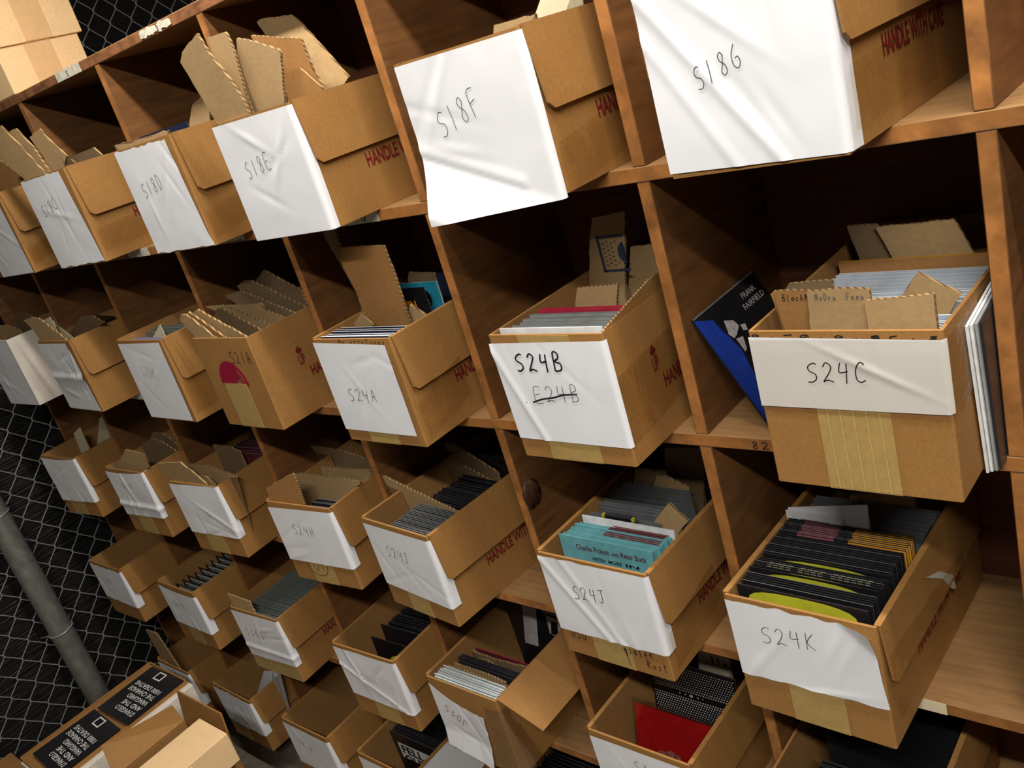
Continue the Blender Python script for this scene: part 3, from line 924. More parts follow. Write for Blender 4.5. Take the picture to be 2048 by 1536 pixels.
# ------------------------------------------------------------------ cards standing in the boxes
#  box, depth, lean, material, look, outline (x, z) in the box
CARDS = [
 ('S18E', 0.006, -4, 't', 'big tan cardboard divider leaning out to the left', [(-0.099, 0.21), (-0.117, 0.299), (-0.1, 0.311), (-0.044, 0.326), (-0.036, 0.294), (-0.013, 0.249), (-0.004, 0.217)]),
 ('S18E', 0.024, 0, 't', 'upright tan cardboard divider with a fluted right edge', [(-0.028, 0.217), (-0.004, 0.282), (0.008, 0.302), (0.054, 0.285), (0.094, 0.266), (0.095, 0.26), (0.08, 0.229), (0.064, 0.195)]),
 ('S18E', 0.015, 0, 't', 'narrow tan cardboard divider behind the big leaning one', [(-0.068, 0.243), (-0.053, 0.293), (-0.05, 0.318), (-0.002, 0.315), (0.001, 0.309), (0.002, 0.281), (-0.01, 0.224)]),
 ('S18E', 0.075, 0, 'o', 'low brown cardboard divider with a pointed top', [(-0.006, 0.209), (0.016, 0.234), (0.063, 0.236), (0.094, 0.201)]),
 ('S18E', 0.084, 0, 'o', 'brown cardboard divider with a fluted slanting right edge', [(-0.037, 0.245), (-0.036, 0.306), (0.077, 0.274), (0.079, 0.228), (0.091, 0.2)]),
 ('S18E', 0.117, 12, 't', 'tall grey divider with a ragged top at the back', [(-0.041, 0.252), (-0.094, 0.329), (-0.085, 0.331), (-0.004, 0.319), (0.009, 0.31), (0.065, 0.251), (0.109, 0.203)]),
 ('S18B', 0.066, 0, 'o', 'brown cardboard divider with a fluted slanting edge', [(-0.095, 0.217), (-0.083, 0.252), (-0.026, 0.295), (0.042, 0.27), (0.105, 0.231), (0.09, 0.214)]),
 ('S18C', 0.006, 0, 't', 'broad tan cardboard divider leaning left', [(-0.096, 0.21), (-0.165, 0.266), (-0.202, 0.318), (-0.09, 0.329), (-0.074, 0.311), (-0.032, 0.261), (0.004, 0.21)]),
 ('S18C', 0.015, 0, 't', 'thin tan cardboard divider behind the broad one', [(-0.07, 0.226), (-0.094, 0.312), (-0.05, 0.313), (-0.01, 0.265), (0.008, 0.212)]),
 ('S18C', 0.024, 0, 't', 'short tan cardboard divider with a ragged side', [(-0.004, 0.235), (-0.025, 0.288), (0.031, 0.296), (0.053, 0.266), (0.091, 0.227), (0.066, 0.213)]),
 ('S18C', 0.081, 0, 'g', 'low brown cardboard divider near the middle', [(-0.093, 0.216), (-0.069, 0.224), (-0.008, 0.221), (0.005, 0.209)]),
 ('S18C', 0.105, 0, 'g', 'low brown cardboard divider at the back', [(-0.07, 0.212), (-0.07, 0.227), (-0.009, 0.228), (0.058, 0.23), (0.078, 0.211)]),
 ('S18D', 0.006, 0, 't', 'ragged strip of torn corrugated board along the front rim', [(-0.095, 0.207), (-0.105, 0.216), (-0.063, 0.215), (-0.043, 0.21), (-0.015, 0.213), (0.03, 0.21), (0.065, 0.212), (0.094, 0.211), (0.09, 0.202)]),
 ('S18D', 0.159, 0, 't', 'tan cardboard divider showing above the side flap', [(-0.092, 0.203), (-0.044, 0.245), (-0.005, 0.253), (0.008, 0.231), (-0.008, 0.205)]),
 ('S18F', 0.09, 0, 't', 'low tan cardboard divider with a square corner', [(-0.009, 0.197), (-0.004, 0.207), (0.064, 0.204), (0.056, 0.196)]),
 ('S18F', 0.15, 0, 'c', 'cream card strip standing tall', [(0.009, 0.197), (0.031, 0.22), (0.054, 0.241), (0.098, 0.23), (0.076, 0.209), (0.066, 0.198)]),
 ('wht', 0.057, 0, 't', 'ragged tan cardboard divider', [(-0.087, 0.203), (-0.099, 0.225), (-0.016, 0.23), (0.042, 0.217), (0.068, 0.209)]),
 ('wht', 0.108, 0, 'g', 'brown cardboard divider at the back', [(-0.09, 0.21), (-0.062, 0.243), (0.014, 0.245), (0.055, 0.234), (0.094, 0.212)]),
 ('S20J', 0.006, 0, 't', 'broad tan cardboard divider leaning left', [(-0.093, 0.193), (-0.109, 0.229), (-0.141, 0.257), (-0.088, 0.263), (-0.033, 0.26), (0.012, 0.235), (0.078, 0.198)]),
 ('S20J', 0.048, 0, 'c', 'pale strip of card lying at a slant', [(-0.093, 0.203), (-0.097, 0.224), (-0.044, 0.217), (0.006, 0.189)]),
 ('S20J', 0.03, 0, 'c', 'small white card corner', [(-0.108, 0.226), (-0.092, 0.244), (-0.024, 0.254), (-0.025, 0.239)]),
 ('S20J', 0.084, 0, 'g', 'dark grey card with a pale top edge', [(-0.093, 0.187), (0.019, 0.23), (0.09, 0.23), (0.141, 0.211)]),
 ('S20J', 0.156, 0, 'k', 'black card at the back', [(-0.093, 0.193), (-0.078, 0.207), (0.037, 0.2), (0.053, 0.19)]),
 ('S20K', 0.051, 0, 'c', 'small pale triangular card', [(-0.035, 0.183), (0.025, 0.214), (0.027, 0.183)]),
 ('S20K', 0.108, 0, 'g', 'grey card in clear plastic at the back', [(-0.093, 0.167), (-0.067, 0.183), (0.036, 0.199), (0.052, 0.187)]),
 ('S21A', 0.006, -3, 't', '', [(-0.094, 0.197), (-0.124, 0.237), (-0.11, 0.249), (-0.088, 0.248), (-0.019, 0.196)]),
 ('S21A', 0.015, -3, 'o', '', [(-0.087, 0.192), (-0.121, 0.243), (-0.093, 0.251), (0.001, 0.192)]),
 ('S21A', 0.024, -3, 't', '', [(-0.065, 0.188), (-0.097, 0.245), (-0.069, 0.252), (-0.046, 0.24), (0.063, 0.189)]),
 ('S21A', 0.057, 0, 'g', '', [(-0.091, 0.186), (-0.092, 0.216), (-0.073, 0.235), (-0.051, 0.239), (0.069, 0.187)]),
 ('S21A', 0.084, 0, 't', '', [(-0.093, 0.214), (-0.157, 0.234), (-0.087, 0.235), (-0.031, 0.218), (0.07, 0.183)]),
 ('S21A', 0.111, 0, 't', '', [(-0.11, 0.22), (-0.132, 0.224), (0.009, 0.225), (0.018, 0.21), (0.093, 0.185)]),
 ('S21A', 0.132, 0, 'g', '', [(-0.121, 0.222), (-0.151, 0.239), (-0.087, 0.247), (-0.076, 0.245), (0.093, 0.189)]),
 ('S21A', 0.156, 0, 'g', '', [(-0.117, 0.236), (-0.129, 0.251), (-0.093, 0.262), (-0.067, 0.26), (0.093, 0.193)]),
 ('S21A', 0.177, 4, 'g', '', [(-0.091, 0.242), (-0.103, 0.246), (-0.091, 0.253), (-0.051, 0.272), (0.057, 0.224), (0.063, 0.195)]),
 ('S24A', 0.099, 0, 'o', 'tall brown cardboard divider with two fold lines', [(-0.07, 0.198), (-0.069, 0.243), (-0.08, 0.303), (-0.065, 0.323), (0.043, 0.317), (0.045, 0.27), (0.045, 0.235), (0.041, 0.195)]),
 ('S24A', 0.108, 4, 'g', 'grey cardboard divider leaning left behind the tall one', [(-0.075, 0.222), (-0.086, 0.238), (-0.126, 0.335), (-0.13, 0.363), (-0.097, 0.36), (-0.09, 0.296), (-0.069, 0.222)]),
 ('S24A', 0.075, 0, 't', 'left pointed cardboard corner above the sleeves', [(-0.074, 0.193), (-0.044, 0.212), (-0.027, 0.192)]),
 ('S24A', 0.117, 0, 't', 'right pointed cardboard corner above the sleeves', [(0.019, 0.186), (0.036, 0.206), (0.065, 0.187)]),
 ('S24A', 0.21, 0, 't', 'small tan card between the tall divider and the teal sleeve', [(-0.09, 0.192), (-0.074, 0.209), (-0.04, 0.216), (-0.039, 0.201)]),
 ('S24A', 0.249, 0, 'g', 'dim brown card at the very back', [(-0.105, 0.207), (-0.094, 0.222), (-0.013, 0.214), (-0.015, 0.197)]),
 ('S24B', 0.129, 0, 't', 'square brown cardboard divider behind the sleeves', [(-0.047, 0.166), (-0.027, 0.211), (0.046, 0.214), (0.031, 0.172)]),
 ('S24B', 0.231, 0, 't', 'tall cardboard strip printed with a dark umbrella and raindrops', [(-0.089, 0.171), (-0.063, 0.249), (-0.047, 0.285), (0.014, 0.289), (-0.024, 0.16)]),
 ('S24B', 0.255, 0, 't', 'plain tan cardboard divider at the right rear', [(-0.043, 0.142), (-0.034, 0.155), (-0.009, 0.227), (0.042, 0.228), (0.034, 0.172)]),
 ('S24C', 0.015, 0, 't', 'blank tan cardboard divider at the front right', [(0.026, 0.189), (0.026, 0.219), (0.028, 0.221), (0.094, 0.226), (0.093, 0.189)]),
 ('S24C', 0.024, 0, 't', 'tan cardboard divider with a faint pencilled name, front centre', [(-0.041, 0.184), (-0.038, 0.23), (0.004, 0.232), (0.029, 0.23), (0.024, 0.185)]),
 ('S24C', 0.033, 0, 'o', 'brown cardboard divider with a pencilled name at the left', [(-0.076, 0.184), (-0.085, 0.225), (-0.081, 0.228), (-0.036, 0.228), (-0.035, 0.184)]),
 ('S24C', 0.09, 0, 'g', 'cardboard divider showing only its ragged top', [(-0.094, 0.195), (-0.095, 0.21), (-0.091, 0.215), (-0.039, 0.217), (-0.039, 0.199)]),
 ('S24C', 0.099, 0, 't', 'cardboard divider tipped on a corner', [(0.027, 0.185), (0.05, 0.218), (0.092, 0.192), (0.074, 0.164)]),
 ('S24C', 0.243, 6, 't', 'large grey tan cardboard sheet with a corrugated top edge', [(-0.015, 0.152), (-0.047, 0.225), (0.044, 0.227), (0.048, 0.22), (0.069, 0.171), (0.059, 0.149)]),
 ('S24C', 0.252, 6, 'g', 'grey cardboard sheet with writing behind the large one', [(-0.066, 0.151), (-0.086, 0.227), (-0.048, 0.226), (-0.012, 0.149)]),
 ('S24C', 0.234, 0, 'w', 'slip of white paper', [(-0.089, 0.159), (-0.091, 0.17), (-0.061, 0.171), (-0.059, 0.159)]),
 ('yz3', 0.099, 0, 'c', 'pale strip of card leaning across', [(-0.068, 0.16), (-0.053, 0.229), (0.009, 0.252), (-0.003, 0.172)]),
 ('yz3', 0.165, 0, 'c', 'tall pale triangular card at the back', [(-0.097, 0.145), (0.01, 0.248), (0.04, 0.257), (0.012, 0.171)]),
 ('zb3', 0.018, 0, 't', 'brown cardboard divider with a twisted top', [(-0.095, 0.191), (0.009, 0.242), (0.029, 0.256), (0.117, 0.249), (0.112, 0.206)]),
 ('zb3', 0.117, 0, 'g', 'grey cardboard divider leaning at a slant', [(-0.095, 0.2), (-0.084, 0.213), (-0.024, 0.231), (0.025, 0.227), (0.095, 0.194)]),
 ('zb3', 0.147, 0, 'g', 'dark card at the back', [(-0.097, 0.207), (-0.066, 0.232), (-0.007, 0.233), (0.041, 0.202)]),
 ('ba3', 0.006, -6, 't', 'large tan cardboard flap leaning out left', [(-0.096, 0.193), (-0.13, 0.245), (-0.113, 0.251), (-0.005, 0.261), (0.028, 0.234), (0.058, 0.203)]),
 ('ba3', 0.015, 0, 't', 'small cardboard divider with a fluted edge', [(-0.027, 0.189), (-0.032, 0.21), (0.05, 0.217), (0.072, 0.197)]),
 ('ba3', 0.039, 0, 't', 'long brown card lying at a slant', [(-0.062, 0.205), (-0.077, 0.228), (0.034, 0.231), (0.142, 0.206)]),
 ('ba3', 0.147, 0, 'g', 'dim card edge at the back', [(-0.103, 0.205), (-0.105, 0.22), (-0.027, 0.218), (0.007, 0.204)]),
 ('S24H', 0.006, 0, 'o', 'square brown cardboard piece at the left front', [(-0.097, 0.195), (-0.093, 0.229), (0.025, 0.276), (0.026, 0.263), (0.016, 0.2)]),
 ('S24H', 0.084, 0, 't', 'wide thin cardboard divider across the box', [(-0.097, 0.203), (-0.099, 0.218), (-0.071, 0.222), (0.122, 0.215), (0.117, 0.207)]),
 ('S24H', 0.156, 0, 't', 'short cardboard strip further back', [(-0.096, 0.18), (-0.094, 0.196), (0.006, 0.195), (0.069, 0.197)]),
 ('S24H', 0.198, 0, 'g', 'ragged cardboard strips at the back', [(-0.155, 0.205), (-0.162, 0.222), (-0.061, 0.214), (0.02, 0.197)]),
 ('S24I', 0.102, -3, 't', 'long cardboard divider showing a corrugated top edge', [(-0.14, 0.205), (-0.161, 0.226), (-0.141, 0.228), (0.072, 0.181)]),
 ('S24I', 0.222, 0, 'g', 'brown cardboard divider with a corrugated edge toward the rear', [(-0.089, 0.171), (-0.092, 0.183), (-0.042, 0.198), (0.044, 0.171)]),
 ('S24I', 0.252, 4, 'g', 'dark cardboard divider slanting at the back', [(-0.124, 0.206), (-0.124, 0.222), (-0.095, 0.223), (0.026, 0.174)]),
 ('S24J', 0.141, 0, 't', 'cardboard divider tipped on its corner', [(0.012, 0.166), (0.039, 0.198), (0.067, 0.227), (0.095, 0.198), (0.07, 0.172)]),
 ('S24J', 0.234, 0, 't', 'tan cardboard divider with a cut corner', [(-0.046, 0.154), (-0.018, 0.212), (0.0, 0.213), (0.044, 0.194), (0.025, 0.154)]),
 ('S24J', 0.243, 0, 'g', 'brown cardboard divider at the left rear', [(-0.093, 0.147), (-0.067, 0.214), (-0.003, 0.218), (-0.018, 0.158)]),
 ('S24J', 0.276, 0, 'g', 'tall grey tan cardboard divider at the right rear', [(-0.034, 0.176), (-0.019, 0.241), (0.061, 0.25), (0.032, 0.133)]),
 ('S24K', 0.183, 0, 'w', 'folded sheet of white paper', [(-0.093, 0.192), (-0.09, 0.218), (0.03, 0.241), (0.026, 0.195)]),
 ('S24K', 0.264, 0, 't', 'tan cardboard divider at the back', [(-0.042, 0.153), (-0.033, 0.2), (0.064, 0.216), (0.055, 0.161)]),
 ('S24K', 0.285, 0, 't', 'tan cardboard corner showing left of the rear divider', [(-0.086, 0.16), (-0.064, 0.186), (-0.05, 0.188), (-0.048, 0.166)]),
 ('S30D', 0.006, 0, 't', 'tan cardboard flap standing at the left front', [(-0.093, 0.185), (-0.098, 0.234), (-0.001, 0.228), (0.002, 0.186)]),
 ('S30F', 0.048, 0, 't', 'front corrugated cardboard strip', [(-0.088, 0.162), (-0.085, 0.187), (-0.038, 0.191), (0.032, 0.185), (0.028, 0.174)]),
 ('S30F', 0.066, 0, 't', 'second corrugated cardboard strip', [(-0.091, 0.153), (-0.088, 0.178), (0.013, 0.18), (0.06, 0.174)]),
 ('S30F', 0.102, 0, 'g', 'brown cardboard divider in the middle', [(-0.076, 0.148), (-0.077, 0.164), (-0.027, 0.177), (0.05, 0.155)]),
 ('S30F', 0.12, 0, 'g', 'rear corrugated cardboard strip', [(-0.08, 0.16), (-0.087, 0.168), (-0.026, 0.165), (0.069, 0.172)]),
 ('S30G', 0.243, 0, 'c', 'grey card with black brush writing at the back', [(-0.022, 0.15), (-0.011, 0.206), (0.054, 0.204), (0.043, 0.152)]),
 ('yz5', 0.012, -5, 't', 'tan cardboard flap standing up at the left', [(-0.026, 0.18), (-0.093, 0.199), (-0.063, 0.326), (0.016, 0.331)]),
 ('zb5', 0.09, 0, 'w', 'white sheet of paper against the right side', [(-0.097, 0.048), (0.075, 0.223), (0.131, 0.239), (0.175, 0.245)]),
]

CM = {'t': 'tan_card', 'o': 'orange_card', 'g': 'grey_card', 'c': 'cream_card', 'w': 'paper', 'k': 'black_sleeve'}
ORD = ['first', 'second', 'third', 'fourth', 'fifth', 'sixth', 'seventh', 'eighth', 'ninth', 'tenth']
seen = {}
card_obj = {}
for (code, d, lean, m, desc, pts) in CARDS:
    o_, a_, w_, h_ = frame(code)
    k = seen[code] = seen.get(code, -1) + 1
    kraft = m in 'tog'
    th = 0.0045 if kraft else 0.0012
    rnd = random.Random(k * 31 + len(code) + int(d * 1000))
    L = w_ / 2 - 0.0085
    out = []
    for i, p in enumerate(pts):
        out.append(p)
        if i < len(pts) - 1 and kraft:
            q = pts[i + 1]
            dist = math.hypot(q[0] - p[0], q[1] - p[1])
            n = int(dist / 0.009)
            for s in range(1, n):
                t = s / n
                out.append((p[0] + (q[0] - p[0]) * t + rnd.uniform(-.0009, .0009), p[1] + (q[1] - p[1]) * t + rnd.uniform(-.0009, .0009)))
    z_b = 0.0046
    xa, xb = max(-L, min(L, pts[0][0])), max(-L, min(L, pts[-1][0]))
    if xb - xa < 0.03:
        xa, xb = max(-L, xa - 0.02), min(L, xb + 0.02)
    if pts[-1][1] > h_ - 0.02: out.append((xb, min(h_ + 0.001, pts[-1][1])))
    out.append((xb, z_b)); out.append((xa, z_b))
    if pts[0][1] > h_ - 0.02: out.append((xa, min(h_ + 0.001, pts[0][1])))
    tt = math.tan(math.radians(lean))
    bm = bmesh.new()
    prism(bm, out, lambda p: Vector((p[0], (p[1] - 0.18) * tt, p[1] - z_b)), Vector((0, th, 0)), 0, 1)
    name = {'t': 'cardboard_divider', 'o': 'cardboard_divider', 'g': 'cardboard_divider', 'c': 'card_strip', 'w': 'paper_sheet', 'k': 'black_card'}[m]
    ob = link(name, mesh(name, bm, [CM[m], 'flute' if kraft else CM[m]]), None, put(code, (0, d, z_b)), (0, 0, a_))
    if not desc:
        desc = ORD[k] + ' corrugated cardboard divider from the front'
    tag(ob, desc + ', in ' + where(code), {'c': 'card', 'w': 'paper', 'k': 'card'}.get(m, 'divider'), 'dividers standing in the record boxes')
    card_obj[(code, k)] = (ob, d, z_b)

def art(parent, fn, mats, name='printed_art'):
    bm = bmesh.new()
    fn(bm)
    return link(name, mesh(name, bm, mats), parent)
def flat(bm, pts, y=-0.0006, mi=0):
    f = bm.faces.new([bm.verts.new((p[0], y, p[1])) for p in pts])
    f.material_index = mi
    bmesh.ops.triangulate(bm, faces=[f])
def disc(bm, cx, cz, rx, rz, y=-0.0006, mi=0, n=24, a0=0, a1=2 * math.pi):
    flat(bm, [(cx + rx * math.cos(a0 + (a1 - a0) * i / n), cz + rz * math.sin(a0 + (a1 - a0) * i / n)) for i in range(n + (0 if a1 - a0 > 6.2 else 1))], y, mi)

# umbrella-and-rain mark on the tall strip in S24B
ob, d, zb = card_obj[('S24B', 1)]
def umb(bm):
    u0, u1, v0, v1 = -.050, .000, .198, .256
    for q in ([(u0, v0), (u1, v0), (u1, v0 + .004), (u0, v0 + .004)], [(u0, v1 - .004), (u1, v1 - .004), (u1, v1), (u0, v1)], [(u0, v0), (u0 + .005, v0), (u0 + .005, v1), (u0, v1)]):
        flat(bm, [(p[0], p[1] - zb) for p in q])
    cz = (v0 + v1) / 2 - zb
    pts = [(-.002 - .014 * math.sin(t), cz + .017 * math.cos(t)) for t in [math.pi * i / 16 for i in range(17)]]
    pts += [(-.002 - (.003 if i % 2 else .0), cz - .017 + .034 * i / 8) for i in range(1, 8)]
    flat(bm, pts)
    for i in range(4):
        for j in range(6):
            if i == 3 and 1 <= j <= 4:
                continue
            x, z = -.040 + i * .0075, v0 + .011 + j * .0068 + (i % 2) * .003 - zb
            flat(bm, [(x - .0022, z), (x, z - .0012), (x + .003, z), (x, z + .0012)])
art(ob, umb, 'navy_ink', 'umbrella_mark')
# pencilled names on S24C dividers
for idx, (txt, u0, u1, v) in {2: ('BlackM', -.072, -.042, .2165), 1: ('NoDrum.Feeu', -.030, .022, .2195)}.items():
    ob, d, zb = card_obj[('S24C', idx)]
    bm = bmesh.new()
    for pl in strokes(txt, u0, v - zb, u1, v - zb, .0075, .05, .02, 5):
        ribbon(bm, pl, .0008, lambda u, w: Vector((u, -0.0006, w)))
    link('handwriting', mesh('handwriting', bm, 'pencil' if idx == 1 else 'marker'), ob)
ob, d, zb = card_obj[('S24C', 6)]
ob2, d2, zb2 = card_obj[('S30G', 0)]
bm = bmesh.new()
for pl in strokes('.l1o', .0, .182 - zb2, .045, .182 - zb2, .018, 0, .02, 5):
    ribbon(bm, pl, .003, lambda u, w: Vector((u, -0.0006, w)))
link('handwriting', mesh('handwriting', bm, 'black_ink'), ob2)

# ------------------------------------------------------------------ records and discs
_sl = {}
def sleeve_mesh(w, h, t, face, edge):
    key = (round(w, 4), round(h, 4), round(t, 4), face, edge)
    if key not in _sl:
        bm = bmesh.new()
        fs = box(bm, -w / 2, w / 2, 0, t, 0, h, 1)
        fs[2].material_index = 0
        fs[4].material_index = 0
        _sl[key] = mesh('record_sleeve', bm, [face, edge])
    return _sl[key]
ART = {}
def arch_pts(w, h, z1, n=10):
    p = [(-w / 2, z1 - h)]
    for i in range(n + 1):
        t = math.pi - math.pi * i / n
        c, s = math.cos(t), math.sin(t)
        p.append((w / 2 * math.copysign(abs(c) ** 0.7, c), z1 - 0.022 + 0.022 * abs(s) ** 0.7))
    return p + [(w / 2, z1 - h)]
def make_arts():
    def a_arch(bm): flat(bm, arch_pts(.15, .11, .1955))
    def a_grid(bm):
        for r_ in range(3):
            for c_ in range(16):
                if c_ in (4, 9) and r_ < 2: continue
                flat(bm, [(-.07 + c_ * .009, .1965 - r_ * .005), (-.07 + c_ * .009, .193 - r_ * .005), (-.063 + c_ * .009, .193 - r_ * .005), (-.063 + c_ * .009, .1965 - r_ * .005)])
    def a_pg(bm):
        flat(bm, [(-.062, .1975), (-.062, .14), (-.008, .14), (-.008, .1975)], mi=0)
        flat(bm, [(.012, .1975), (.012, .14), (.089, .14), (.089, .1975)], mi=1)
    def a_bars(bm):
        for r_, (x0, x1) in enumerate(((-.045, .05), (-.04, .02), (-.04, .035))):
            z = .182 - r_ * .012
            n = 9
            for c_ in range(n):
                a = x0 + (x1 - x0) * c_ / n
                b = a + (x1 - x0) / n * .7
                flat(bm, [(a, z), (a, z - (.009 if r_ == 0 else .003)), (b, z - (.009 if r_ == 0 else .003)), (b, z)])
    def a_small(bm):
        for r_ in range(2):
            for c_ in range(16):
                a = -.03 + c_ * .005 + r_ * .008
                if a > .05: continue
                flat(bm, [(a, .14 - r_ * .007), (a, .1375 - r_ * .007), (a + .0038, .1375 - r_ * .007), (a + .0038, .14 - r_ * .007)])
    def a_disc(bm): disc(bm, .014, .10, .048, .048)
    for k, fn, mm in (('arch', a_arch, 'yellow_ink'), ('arch_olive', a_arch, 'olive_sleeve'), ('grid', a_grid, 'pale_green_ink'), ('pg', a_pg, ['pink_ink', 'gold_ink']),
                      ('bars', a_bars, 'white_ink'), ('small', a_small, 'white_ink'), ('disc', a_disc, 'lime_disc')):
        bm = bmesh.new()
        fn(bm)
        ART[k] = mesh('cover_art', bm, mm)
make_arts()

def fill(code, d0, d1, n, face, edge, label, w=.178, h=.19, x=0.0, tilt=0.0, t=.0024, arts=None, name='record_sleeve', cat='record sleeve', jx=.003, jz=.004, seed=1, single=False, gap=None):
    """n sleeves, one behind the other, between depths d0 and d1"""
    o_, a_, w_, h_ = frame(code)
    rnd = random.Random(seed)
    made = []
    for i in range(n):
        d = d0 if n == 1 else d0 + (d1 - d0) * i / (n - 1)
        hh = h - jz * rnd.choice((0, 0, .5, 1))
        lim = w_ / 2 - .0055 - w / 2
        xx = max(-lim, min(lim, x + rnd.uniform(-jx, jx))) if lim > 0 else 0
        ob = link(name, sleeve_mesh(w, hh, t, face, edge), None, put(code, (xx, d, .0046)), (-math.radians(tilt), 0, a_))
        tag(ob, label + ' in ' + where(code), cat, None if n == 1 else label + ' in ' + where(code))
        if arts:
            k = arts[i] if isinstance(arts, list) else arts
            if k:
                link('cover_art', ART[k], ob)
        made.append(ob)
    return made

fill('S24A', .012, .055, 7, 'navy_sleeve', 'edge_white', 'dark blue record sleeve with a white edge at the front', seed=2)
fill('S18D', .05, .05, 1, 'navy_sleeve', 'edge_dark', 'dark record in a clear sleeve rising above the rim', h=.212, x=.002)
fill('S24B', .010, .010, 1, 'white_sleeve', 'edge_white', 'plain white record sleeve at the front', h=.196, x=.006)
fill('S24B', .022, .085, 9, 'grey_sleeve', 'edge_grey', 'grey record sleeve behind the white one', h=.188, x=.006, seed=4)
fill('S24B', .098, .106, 2, 'crimson_sleeve', 'crimson_sleeve', 'crimson record sleeve before the square divider', h=.186, x=.004)
fill('S24C', .040, .080, 7, 'bluegrey_sleeve', 'edge_white', 'pale blue grey record sleeve near the front', h=.172, seed=5)
fill('S24C', .112, .214, 18, 'bluegrey_sleeve', 'edge_white', 'pale blue grey record sleeve behind the dividers', h=.174, seed=6)
fill('S24C', .222, .222, 1, 'orange_card', 'gold_ink', 'brown card sleeve behind the pale ones', h=.187, t=.004)
fill('S20K', .012, .036, 4, 'lavender_sleeve', 'lavender_sleeve', 'lavender record sleeve at the front', h=.184, seed=7)
fill('S20K', .064, .098, 5, 'greengrey_sleeve', 'edge_grey', 'grey green record sleeve behind the pale card', h=.188, seed=8)
fill('ba3', .165, .25, 10, 'maroon_sleeve', 'edge_grey', 'dark red record sleeve toward the back', h=.19, seed=9)
fill('S24H', .02, .074, 9, 'dark_sleeve', 'edge_grey', 'grey edged disc case at the right front', w=.128, h=.165, x=.034, name='disc_case', cat='disc case', seed=10)
fill('S24H', .096, .145, 8, 'dark_sleeve', 'edge_grey', 'grey edged disc case behind the thin divider', w=.128, h=.165, x=.034, name='disc_case', cat='disc case', seed=11)
fill('S24I', .014, .092, 20, 'black_sleeve', 'edge_grey', 'thin black disc case in the front row', w=.128, h=.183, x=.03, name='disc_case', cat='disc case', jx=.001, jz=.001, seed=12)
fill('S24I', .114, .210, 17, 'black_sleeve', 'edge_dark', 'thin black disc case behind the long divider', w=.128, h=.18, x=.03, name='disc_case', cat='disc case', seed=13)
fill('S24I', .262, .345, 12, 'black_sleeve', 'edge_dark', 'black disc case at the very back', w=.14, h=.2, x=.024, name='disc_case', cat='disc case', seed=14)
tl = fill('S24J', .026, .026, 1, 'teal_sleeve', 'teal_sleeve', 'teal record sleeve with red lettering at the front', h=.207, x=.006, tilt=3, jx=0, jz=0)
bm = bmesh.new()
for wd, u0, wdt, hh in (('Charlie Pickett', -.058, .066, .0098), ('with', .0115, .0145, .0072), ('Peter Buck', .0295, .048, .0098)):
    text_into(bm, wd, lambda u, v: Vector((u0 + u, -0.0007, .1855 + v)), wdt, hh, 0.012)
link('cover_lettering', mesh('cover_lettering', bm, 'maroon_sleeve'), tl[0])
bm = bmesh.new()
for i, wd in enumerate(('WITH', 'MORE', 'IN')):
    text_into(bm, wd, lambda u, v: Vector((-.03 + i * .032 + u, -0.0007, .170 + v)), .026, .006, 0.02)
link('cover_lettering', mesh('cover_lettering', bm, 'black_ink'), tl[0])
tl2 = fill('S24J', .034, .080, 12, 'teal_sleeve', 'teal_sleeve', 'teal record sleeve behind the lettered one', h=.199, x=.004, tilt=3, seed=15)
bm = bmesh.new()
box(bm, -.02, .085, .0002, .0022, .1990, .1994)
band_me = mesh('red_title_band', bm, 'red_ink')
for i in range(5, 12):
    link('red_title_band', band_me, tl2[i], (0, 0, -.001))
fill('S24J', .089, .089, 1, 'white_sleeve', 'edge_white', 'white record sleeve behind the teal ones', h=.203, x=.006, tilt=3)
dk = fill('S24J', .106, .106, 1, 'black_sleeve', 'edge_dark', 'black disc case with four yellow corner clips', w=.06, h=.207, x=-.012, jx=0, jz=0, name='disc_case', cat='disc case', t=.008)
bm = bmesh.new()
for sx in (-1, 1):
    for zz in (.182, .202):
        box(bm, sx * .029 - .002, sx * .029 + .002, -.002, .004, zz, zz + .006)
link('corner_clip', mesh('corner_clip', bm, 'yellow_ink'), dk[0], label='yellow corner clips')
fill('S24J', .12, .132, 3, 'clear_case', 'edge_grey', 'clear grey disc case just behind the yellow clips', w=.14, h=.19, x=-.02, name='disc_case', cat='disc case', seed=16)
fill('S24J', .150, .225, 12, 'clear_case', 'edge_grey', 'clear grey disc case packed in the middle', w=.14, h=.19, x=-.02, name='disc_case', cat='disc case', seed=17)
fill('S24J', .285, .34, 6, 'black_sleeve', 'edge_dark', 'black record sleeve at the rear', h=.2, x=.004, seed=18)
KS = [.010, .020, .0245, .029, .0335, .038, .050, .056, .0605, .065, .0695, .074, .084] + [.0895 + i * .0045 for i in range(11)] + [.140 + i * .0042 for i in range(9)]
KA = ['arch', None, None, None, None, None, 'arch', 'arch', 'grid', 'grid', 'grid', None, 'arch'] + ['arch_olive'] * 11 + ['pg'] * 9
KL = {None: 'black record sleeve with plain edge', 'arch': 'black record sleeve with a yellow green arch', 'grid': 'black record sleeve with pale green blocks', 'arch_olive': 'dark olive record sleeve', 'pg': 'record sleeve with pink and golden blocks along the top'}
for i, (d, k) in enumerate(zip(KS, KA)):
    ob = fill('S24K', d, d, 1, 'black_sleeve', 'edge_grey' if i % 4 == 1 else 'edge_dark', KL[k], h=.198, tilt=1.5, t=.0011, arts=k, jx=.002, jz=.0, seed=100 + i)[0]
    ob['group'] = KL[k] + ' in the box marked S24K'
bc = fill('S24K', .1795, .1795, 1, 'white_sleeve', 'edge_white', 'white barcode card poking up at the left', w=.085, h=.211, x=-.05, t=.001, jx=0, name='barcode_card', cat='card')
bm = bmesh.new()
rnd = random.Random(5)
x = -.02
